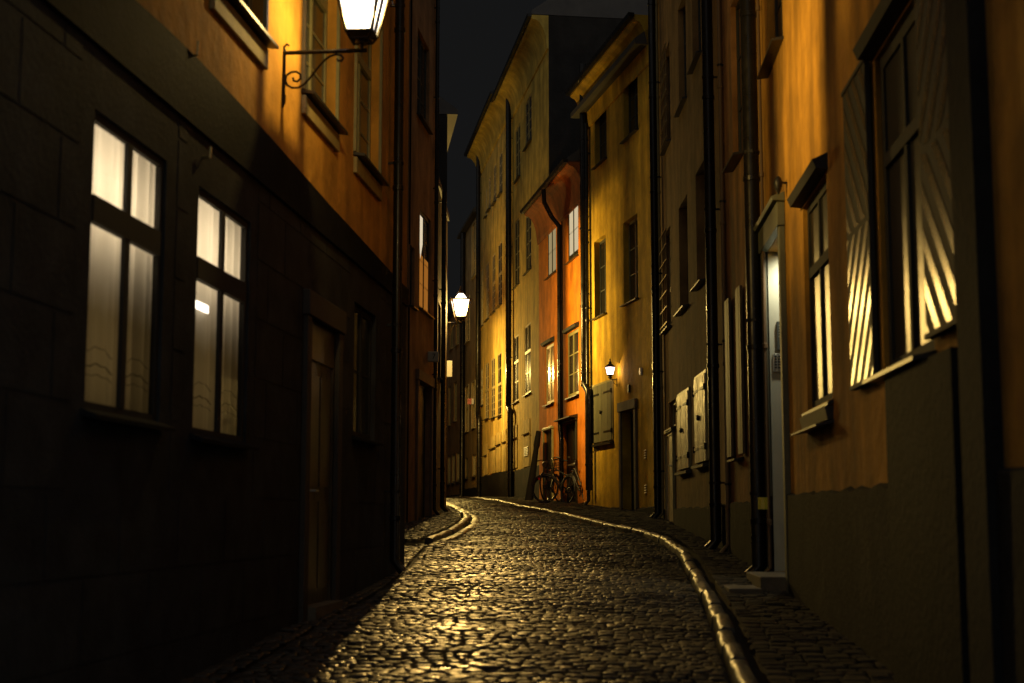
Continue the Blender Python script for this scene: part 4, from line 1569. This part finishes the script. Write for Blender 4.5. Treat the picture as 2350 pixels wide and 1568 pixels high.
    g.lathe(Q(0, 0, 0.02), [(0.03 * s, 0), (0.03 * s, 0.07 * s), (0.018 * s, 0.09 * s)], 10)
    g.build('lamp_holder', IRON, root, o)
    # bracket
    wp = Vector(wall_pt)
    ax = Vector((pos.x - wp.x, pos.y - wp.y, 0))
    Ln = ax.length
    ax.normalize()

    def B(a, b):
        return wp + ax * a + Vector((0, 0, b))
    g = MB()
    g.tube([B(0, 0), B(Ln + 0.05, 0)], 0.018, 8)
    g.tube([B(0.01, 0.03), B(0.01, -0.43)], 0.014, 8, flat=0.7)
    g.tube([B(0.01, 0.0), B(0.005, 0.05), B(0.03, 0.075), B(0.05, 0.06)], 0.010, 6)
    g.tube([B(0.012, -0.36), B(0.012, -0.43), B(0.004, -0.47)], [0.02, 0.016, 0.006], 6)
    if scroll:
        raw = [(400, 625), (405, 650), (432, 658), (456, 635), (455, 600), (425, 577), (385, 580), (352, 605), (345, 645), (358, 685), (395, 708), (440, 708),
               (485, 680), (530, 625), (580, 550), (630, 490), (670, 458), (715, 445), (752, 455), (768, 478), (755, 500), (728, 498), (722, 482)]
        k = Ln / 0.60
        pts = [B((x - 335) / 953 * k + 0.012, -(y - 420) / 953) for x, y in raw]
        g.tube(pts, 0.0105, 6)
    g.build('bracket', IRON, root, o, smooth=True)
    return root, Q(0, 0, H * 0.52)


def point(name, loc, e, col, r=0.03):
    l = bpy.data.lights.new(name, 'POINT')
    l.energy = e
    l.color = col
    l.shadow_soft_size = r
    o = bpy.data.objects.new(name, l)
    o.location = loc
    COL.objects.link(o)
    return o


def spot(name, loc, d, e, col, size, r=0.03, blend=0.6):
    l = bpy.data.lights.new(name, 'SPOT')
    l.energy = e
    l.color = col
    l.shadow_soft_size = r
    l.spot_size = R(size)
    l.spot_blend = blend
    o = bpy.data.objects.new(name, l)
    o.location = loc
    o.rotation_euler = Vector(d).to_track_quat('-Z', 'Y').to_euler()
    COL.objects.link(o)
    return o


WARM = (1.0, 0.66, 0.17)
WARM2 = (1.0, 0.66, 0.16)
# near lantern
ub, zb = L1.hit(650, 122)
AZ = zb
wp = L1.P(ub, 0.0, AZ)
lp = L1.P(ub, 0.66, AZ + 0.14)
yaw = math.atan2(L1.nrm.y, L1.nrm.x)
_, bulb = lantern(lp, wp, 'large lit lantern on a scrolled iron bracket, cut by the top of the frame', yaw=yaw, shadow_bar=True)
point('lantern_bulb_and_beams', bulb, 70, WARM, 0.014)
spot('lantern_bulb_and_beams', bulb, (L1.nrm.x + 0.48 * L1.t.x, L1.nrm.y + 0.48 * L1.t.y, 0.26), 1150, WARM, 92, 0.014, 0.95)  # beam added beside the bulb to brighten the wall across the street
# middle lantern at the bend
d = ray(1057, 728)
k = 33.6 / d.y
mp = Vector((d.x * k, 33.6, CZ + d.z * k))
u = (Vector((mp.x, mp.y)) - L4.p0).dot(L4.t)
wp = L4.P(u, 0.0, mp.z - 0.14)
_, bulb2 = lantern(mp, wp, 'lit lantern hanging over the bend against the night sky', yaw=0.1, s=1.15)
point('lantern_bulb_and_beams', bulb2, 330, WARM2, 0.02)
spot('lantern_bulb_and_beams', bulb2, (1, 0.55, -0.14), 1500, WARM2, 136, 0.02, 0.95)  # added beam that brightens the facades round the bend
spot('lantern_bulb_and_beams', bulb2, (-0.06, -1.0, -0.36), 500, (1.0, 0.60, 0.16), 50, 0.06, 0.9)  # wide beam added to light the road
spot('lantern_bulb_and_beams', bulb2, (0.015, -1.0, -0.24), 1900, (1.0, 0.60, 0.16), 24, 0.06, 1.0)  # narrow beam added for the bright streak along the road
# lantern round the bend, opposite the warm yellow house
u4 = 1.9
mp4 = L5.P(u4, 0.66, zc(5.0))
_, bulb4 = lantern(mp4, L5.P(u4, 0, zc(4.86)), 'lit lantern round the bend facing the warm yellow house', yaw=math.atan2(L5.nrm.y, L5.nrm.x))
point('lantern_bulb_and_beams', bulb4, 900, WARM2, 0.04)
spot('lantern_bulb_and_beams', bulb4, (0.75, -1.0, -0.05), 500, WARM2, 100, 0.04, 0.9)  # extra beam, added to brighten the nearer facades
spot('lantern_bulb_and_beams', bulb4, (0.5, -0.9, -0.6), 1000, WARM2, 110, 0.06, 0.9)  # extra downward beam, added to the bulb's own light

# small six-sided lantern on the yellow house
u, z = RD.hit(1416, 872)
wp = RD.P(u, 0.0, z)
root = thing('small_wall_lantern', wp, 'small black six-sided lantern glowing on the yellow house above the grey-green hatch', 'lantern')
o = root.location
u_, _z = RD.hit(1397, 872, 0.0)
lc = wp + Vector((-0.62, -0.80, 0)).normalized() * 0.27
g = MB()
g.tube([wp, lc], 0.011, 6)
g.tube([wp + Vector((0, 0, 0.04)), wp + Vector((0, 0, -0.16))], 0.012, 6)
dv = (lc - wp)
g.tube([wp + dv * 0.02 + Vector((0, 0, -0.10)), wp + dv * 0.2 + Vector((0, 0, -0.11)), wp + dv * 0.45 + Vector((0, 0, -0.085)), wp + dv * 0.7 + Vector((0, 0, -0.01))], 0.007, 6)
g.build('bracket', IRON, root, o)
g = MB()
g.lathe(lc + Vector((0, 0, 0.0)), [(0.02, 0), (0.05, 0.03), (0.035, 0.06), (0.07, 0.085), (0.07, 0.095)], 6)
g.build('lantern_base', IRON, root, o)
g = MB()
g.lathe(lc + Vector((0, 0, 0.096)), [(0.062, 0), (0.10, 0.16)], 6, closed=False)
g.build('glass', SMALLGLASS, root, o)
g = MB()
for j in range(6):
    a = j * math.pi / 3
    ca, sa = math.cos(a), math.sin(a)
    g.tube([lc + Vector((0.066 * ca, 0.066 * sa, 0.095)), lc + Vector((0.104 * ca, 0.104 * sa, 0.258))], 0.005, 5)
g.lathe(lc + Vector((0, 0, 0.257)), [(0.112, 0), (0.115, 0.012), (0.06, 0.07), (0.03, 0.085), (0.035, 0.11), (0.012, 0.15), (0.018, 0.165), (0.004, 0.20)], 6)
g.build('roof_cap', IRON, root, o)
point('small_lantern_light', lc + Vector((0, 0, 0.17)), 9, (1.0, 0.60, 0.25), 0.02)

# small lamp glowing in the second lit window
r = L1.rect(459, 493, 684, 706)
s = MB()
uc, zc_ = (r[0] + r[1]) / 2, (r[2] + r[3]) / 2
pc = L1.P(uc, -0.05, zc_)
s.lathe(pc - Vector((0, 0, 0.03)), [(0.075, 0), (0.055, 0.06)], 14)
root = thing('window_lamp', pc, 'small glowing lamp shade behind the glass of the lit window beside the doorway', 'lamp')

hw = (r[1] - r[0]) / 2
s = MB()
s.prof(L1, uc - hw, uc + hw, [(-0.044, zc_ - 0.028), (-0.044, zc_ + 0.024), (-0.052, zc_ + 0.03), (-0.052, zc_ - 0.028)])
s.build('lamp_shade', WINLAMP, root, root.location)

# ------------------------------------------------------------------ signs
# number 7
root_y = 25.2
d = ray(995, 819)
w7 = L2
u7 = L2.hit(981, 819)[0] + 0.05
P = L2.P
z7 = CZ + ray(995, 819).z * (L2.P(u7, 0, 0).y / ray(995, 819).y)
yy = L2.P(u7, 0, 0).y
xa = ray(981, 819).x / ray(981, 819).y * yy
xb = ray(1007, 819).x / ray(1007, 819).y * yy
root = thing('number_sign', (xa, yy, z7), 'cream box sign reading 7 projecting from the brown house', 'number sign')
s = MB()
hh = 0.105
s.hexa([(xa, yy - 0.03, z7 - hh), (xb, yy - 0.03, z7 - hh), (xb, yy + 0.03, z7 - hh), (xa, yy + 0.03, z7 - hh),
        (xa, yy - 0.03, z7 + hh), (xb, yy - 0.03, z7 + hh), (xb, yy + 0.03, z7 + hh), (xa, yy + 0.03, z7 + hh)])
s.build('sign_board', mat('cream_enamel', (0.45, 0.40, 0.27), 0.4), root, root.location, bevel=0.02)


def text_obj(txt, size, mtl, parent, origin, loc, rot, ext=0.002, name='lettering'):
    cu = bpy.data.curves.new(name, 'FONT')
    cu.body = txt
    cu.size = size
    cu.extrude = ext
    cu.align_x = 'CENTER'
    cu.align_y = 'CENTER'
    to = bpy.data.objects.new(name, cu)
    COL.objects.link(to)
    dg = bpy.context.evaluated_depsgraph_get()
    me = bpy.data.meshes.new_from_object(to.evaluated_get(dg))
    bpy.data.objects.remove(to)
    M4 = Matrix.Translation(Vector(loc) - Vector(origin)) @ rot.to_4x4()
    me.transform(M4)
    me.materials.clear()
    me.materials.append(mtl)
    ob = bpy.data.objects.new(name, me)
    COL.objects.link(ob)
    ob.parent = parent
    return ob


FACE = Matrix.Rotation(R(90), 3, 'X')
text_obj('7', 0.15, INKB, root, root.location, ((xa + xb) / 2 + 0.015, yy - 0.034, z7), FACE)
# white projecting sign
yy = 35.6
z0 = CZ + ray(1031, 865).z / ray(1031, 865).y * yy
z1 = CZ + ray(1031, 828).z / ray(1031, 828).y * yy
xb = ray(1037.5, 846).x / ray(1037.5, 846).y * yy
xa = -1.84
root = thing('projecting_sign', (xa, yy, z0), 'white projecting sign with blue marks at the building corner below the lantern at the bend', 'sign')
s = MB()
s.hexa([(xa, yy - 0.02, z0), (xb, yy - 0.02, z0), (xb, yy + 0.02, z0), (xa, yy + 0.02, z0), (xa, yy - 0.02, z1), (xb, yy - 0.02, z1), (xb, yy + 0.02, z1), (xa, yy + 0.02, z1)])
s.build('sign_board', CREAMW, root, root.location)
s = MB()
for k in range(2):
    zz = z0 + (z1 - z0) * (0.50 + 0.20 * k)
    xc = xb - 0.20
    for i in range(4):
        a = xc - 0.09 + i * 0.042
        s.hexa([(a, yy - 0.024, zz), (a + 0.03, yy - 0.024, zz + 0.008), (a + 0.03, yy - 0.021, zz + 0.008), (a, yy - 0.021, zz),
                (a, yy - 0.024, zz + 0.045), (a + 0.03, yy - 0.024, zz + 0.04), (a + 0.03, yy - 0.021, zz + 0.04), (a, yy - 0.021, zz + 0.045)])
s.build('lettering', INK, root, root.location)
# red sign far down
yy = 59.6
z0 = CZ + ray(1079, 928).z / ray(1079, 928).y * yy
z1 = CZ + ray(1079, 915).z / ray(1079, 915).y * yy
xa = ray(1073, 921).x / ray(1073, 921).y * yy
xm = ray(1082.5, 921).x / ray(1082.5, 921).y * yy
xb = ray(1087.5, 921).x / ray(1087.5, 921).y * yy
root = thing('red_shop_sign', ((xa + xb) / 2, yy, z0), 'small red and white projecting sign down the street beside the swan-neck pipe', 'sign')
for (a, b, m_, nm) in ((xa, xm - 0.002, REDP, 'red_board'), (xm, xb, CREAMW, 'white_board')):
    s = MB()
    s.hexa([(a, yy - 0.03, z0), (b, yy - 0.03, z0), (b, yy + 0.03, z0), (a, yy + 0.03, z0), (a, yy - 0.03, z1), (b, yy - 0.03, z1), (b, yy + 0.03, z1), (a, yy + 0.03, z1)])
    s.build(nm, m_, root, root.location)
s = MB()
for k in range(3):
    a = xa + 0.02 + k * 0.05
    s.hexa([(a, yy - 0.034, z0 + 0.05), (a + 0.012, yy - 0.034, z0 + 0.05), (a + 0.012, yy - 0.031, z0 + 0.05), (a, yy - 0.031, z0 + 0.05),
            (a + 0.02, yy - 0.034, z1 - 0.05), (a + 0.032, yy - 0.034, z1 - 0.05), (a + 0.032, yy - 0.031, z1 - 0.05), (a + 0.02, yy - 0.031, z1 - 0.05)])
s.build('lettering', mat('dark_red_ink', (0.2, 0.01, 0.01), 0.5), root, root.location)

# ------------------------------------------------------------------ leaning guard post
d0, d1 = ray(1213, 1148), ray(1236, 990)
yb_ = 38.6
s = MB()
p0 = Vector((d0.x / d0.y * yb_, yb_, float(gz(yb_)) + 0.05))
p1 = Vector((d1.x / d1.y * (yb_ + 0.3), yb_ + 0.3, CZ + d1.z / d1.y * (yb_ + 0.3)))
pm = p0.lerp(p1, 0.75)
s.tube([p0, p0.lerp(p1, 0.3), pm, p0.lerp(p1, 0.8), p1], [0.12, 0.10, 0.07, 0.09, 0.07], 12)
o = s.build('leaning_post', mat('tarred_wood', (0.012, 0.010, 0.009), 0.85, spec=0.1, noise=0.4, bump=0.01), None, p0, smooth=True)
tag(o, 'thick dark post leaning against the corner of the orange-red house', 'post')


# ------------------------------------------------------------------ bicycles
def bicycle(loc, yaw, lean, label, step=True, basket=False):
    root = thing('bicycle', loc, label, 'bicycle', 'bicycles parked in front of the orange-red house')
    root.rotation_euler = (lean, 0, yaw)
    O = (0, 0, 0)
    rw_ = 0.335
    for x in (-0.52, 0.52):
        t = MB()
        t.tube([(x + rw_ * math.cos(a), 0, rw_ + rw_ * math.sin(a)) for a in np.linspace(0, 2 * math.pi, 33)[:-1]], 0.02, 8, closed=True)
        wh = t.build('wheel', RUBBER, root, O, smooth=True)
        t = MB()
        t.tube([(x + 0.312 * math.cos(a), 0, rw_ + 0.312 * math.sin(a)) for a in np.linspace(0, 2 * math.pi, 33)[:-1]], 0.010, 6, closed=True)
        t.build('rim', METAL_D, wh, O, smooth=True)
        t = MB()
        for k in range(16):
            a = k * math.pi / 8
            t.tube([(x, 0.02 * (-1) ** k, rw_), (x + 0.308 * math.cos(a), 0, rw_ + 0.308 * math.sin(a))], 0.0018, 4)
        t.build('spokes', METAL_D, wh, O)
        t = MB()
        a0, a1 = (20, 165) if x < 0 else (10, 150)
        t.tube([(x + 0.372 * math.cos(R(a)), 0, rw_ + 0.372 * math.sin(R(a))) for a in np.linspace(a0, a1, 14)], 0.024, 8, flat=0.5)
        t.build('mudguard', BIKEP, root, O, smooth=True)
    fr = MB()
    bb, seat_t, head_t, head_b = (-0.06, 0, 0.30), (-0.20, 0, 0.80), (0.30, 0, 0.86), (0.36, 0, 0.68)
    for a, b, r_ in ((bb, seat_t, 0.016), (bb, head_b, 0.018), ((-0.155, 0, 0.60), head_t, 0.016) if not step else ((-0.10, 0, 0.42), head_t, 0.017), (head_b, head_t, 0.019)):
        fr.tube([a, b], r_, 8)
    for sy in (-0.05, 0.05):
        fr.tube([bb, (-0.52, sy, rw_)], 0.010, 6)
        fr.tube([(-0.18, 0, 0.72), (-0.52, sy, rw_)], 0.009, 6)
        fr.tube([head_b, (0.40, sy, 0.60), (0.52, sy, rw_)], 0.011, 6)
    fr.build('frame', BIKEP, root, O, smooth=True)
    hb_ = MB()
    hb_.tube([(0.30, 0, 0.86), (0.28, 0, 1.02), (0.30, 0, 1.06)], 0.013, 8)
    hb_.tube([(0.06, -0.30, 1.08), (0.20, -0.28, 1.10), (0.32, -0.12, 1.08), (0.32, 0.12, 1.08), (0.20, 0.28, 1.10), (0.06, 0.30, 1.08)], 0.011, 8)
    ho = hb_.build('handlebar', METAL_D, root, O, smooth=True)
    for sy in (-1, 1):
        g_ = MB()
        g_.tube([(0.05, sy * 0.30, 1.079), (0.16, sy * 0.287, 1.093)], 0.017, 8)
        g_.build('grip', RUBBER, ho, O)
    sd = MB()
    sd.tube([(-0.34, 0, 0.93), (-0.27, 0, 0.94), (-0.18, 0, 0.925), (-0.06, 0, 0.92)], [0.07, 0.09, 0.05, 0.02], 10)
    so_ = sd.build('saddle', LEATHER, root, O, smooth=True)
    sd = MB()
    sd.tube([(-0.20, 0, 0.80), (-0.24, 0, 0.90)], 0.013, 8)
    sd.build('seat_post', CHROME, so_, O)
    cr = MB()
    cr.lathe((0, 0, 0), [(0.09, -0.004), (0.09, 0.004)], 20)
    cr.v = [(bb[0] + p[0], -0.05 + p[2], bb[2] + p[1]) for p in cr.v]
    cr.tube([(bb[0], -0.07, bb[2]), (bb[0] + 0.12, -0.07, bb[2] - 0.11)], 0.009, 6)
    cr.tube([(bb[0], 0.07, bb[2]), (bb[0] - 0.12, 0.07, bb[2] + 0.11)], 0.009, 6)
    co_ = cr.build('crank', CHROME, root, O)
    for sx, sy in ((1, -1), (-1, 1)):
        pd = MB()
        cx_, cy_, cz_ = bb[0] + 0.12 * sx, 0.115 * sy, bb[2] - 0.11 * sx
        pd.hexa([(cx_ - 0.045, cy_ - 0.04, cz_ - 0.01), (cx_ + 0.045, cy_ - 0.04, cz_ - 0.01), (cx_ + 0.045, cy_ + 0.04, cz_ - 0.01), (cx_ - 0.045, cy_ + 0.04, cz_ - 0.01),
                 (cx_ - 0.045, cy_ - 0.04, cz_ + 0.01), (cx_ + 0.045, cy_ - 0.04, cz_ + 0.01), (cx_ + 0.045, cy_ + 0.04, cz_ + 0.01), (cx_ - 0.045, cy_ + 0.04, cz_ + 0.01)])
        pd.build('pedal', RUBBER, co_, O)
    fl = MB()
    fl.lathe((0.40, 0, 0.80), [(0.0, -0.03), (0.035, -0.02), (0.04, 0.02), (0.0, 0.04)], 12)
    fl.build('front_light', CHROME, root, O, smooth=True)
    rr = MB()
    rr.tube([(-0.90, 0, 0.56), (-0.885, 0, 0.56)], 0.03, 12)
    rr.build('rear_reflector', mat('red_reflector', (0.6, 0.02, 0.01), 0.2), root, O)
    if basket:
        bk = MB()
        for zz in (0.80, 0.87, 0.94, 1.0):
            q_ = 0.12 + (zz - 0.80) * 0.2
            bk.tube([(0.50 - q_, -q_, zz), (0.50 + q_, -q_, zz), (0.50 + q_, q_, zz), (0.50 - q_, q_, zz)], 0.006, 5, closed=True)
        for i in range(5):
            t_ = -1 + i * 0.5
            for (ex, ey) in ((t_, -1), (t_, 1), (-1, t_), (1, t_)):
                bk.tube([(0.50 + ex * 0.12, ey * 0.12, 0.80), (0.50 + ex * 0.16, ey * 0.16, 1.0)], 0.005, 4)
        bk.build('basket', IRON, root, O)
    else:
        rk = MB()
        for sy in (-0.05, 0.05):
            rk.tube([(-0.30, sy, 0.72), (-0.80, sy, 0.72)], 0.007, 6)
            rk.tube([(-0.66, sy, 0.72), (-0.53, sy, 0.35)], 0.006, 6)
        for k in range(4):
            rk.tube([(-0.40 - k * 0.12, -0.05, 0.72), (-0.40 - k * 0.12, 0.05, 0.72)], 0.005, 5)
        rk.build('rack', IRON, root, O)
    return root


def bike_at(px, y, **k):
    x = ray(px, 1160).x / ray(px, 1160).y * y
    bicycle((x, y, float(gz(y)) + 0.10), **k)


bike_at(1268, 36.6, yaw=R(70), lean=R(-6), label='bicycle nearest the leaning post, handlebar raised over the narrow door', step=True, basket=True)
bike_at(1296, 35.7, yaw=R(160), lean=R(5), label='bicycle standing across the wide black door of the orange-red house', step=False)
bike_at(1325, 34.9, yaw=R(118), lean=R(7), label='bicycle by the swan-neck pipe next to the yellow house', step=True)

# ------------------------------------------------------------------ sky and added fill light
wd = bpy.data.worlds.new('World')
sc.world = wd
wd.use_nodes = True
bg = wd.node_tree.nodes['Background']
bg.inputs['Color'].default_value = (0.0070, 0.0071, 0.0072, 1)
bg.inputs['Strength'].default_value = 1.0
sl = bpy.data.lights.new('shadow_fill', 'SUN')  # wide low sun from behind the camera, added to lift the dark areas
sl.energy = 0.6
sl.angle = R(165)
sl.color = (1.0, 0.98, 0.93)
slo = bpy.data.objects.new('shadow_fill', sl)
slo.rotation_euler = Vector((0.0, 0.9, -0.42)).to_track_quat('-Z', 'Y').to_euler()
COL.objects.link(slo)

# ------------------------------------------------------------------ camera
cam = bpy.data.cameras.new('camera')
cam.lens = 50
cam.sensor_width = 36
cam.clip_end = 1000
cam.dof.use_dof = True
cam.dof.focus_distance = 31
cam.dof.aperture_fstop = 2.0
co = bpy.data.objects.new('camera', cam)
co.location = (0, 0, CZ)
co.rotation_euler = (R(90) + PITCH, 0, 0)
COL.objects.link(co)
sc.camera = co

sc.view_settings.view_transform = 'Standard'
sc.view_settings.look = 'None'
sc.view_settings.exposure = 0
sc.view_settings.gamma = 1
sc.cycles.use_denoising = True
sc.cycles.sample_clamp_indirect = 4
sc.cycles.max_bounces = 8
sc.cycles.transparent_max_bounces = 16
sc.cycles.caustics_reflective = False
sc.cycles.caustics_refractive = False
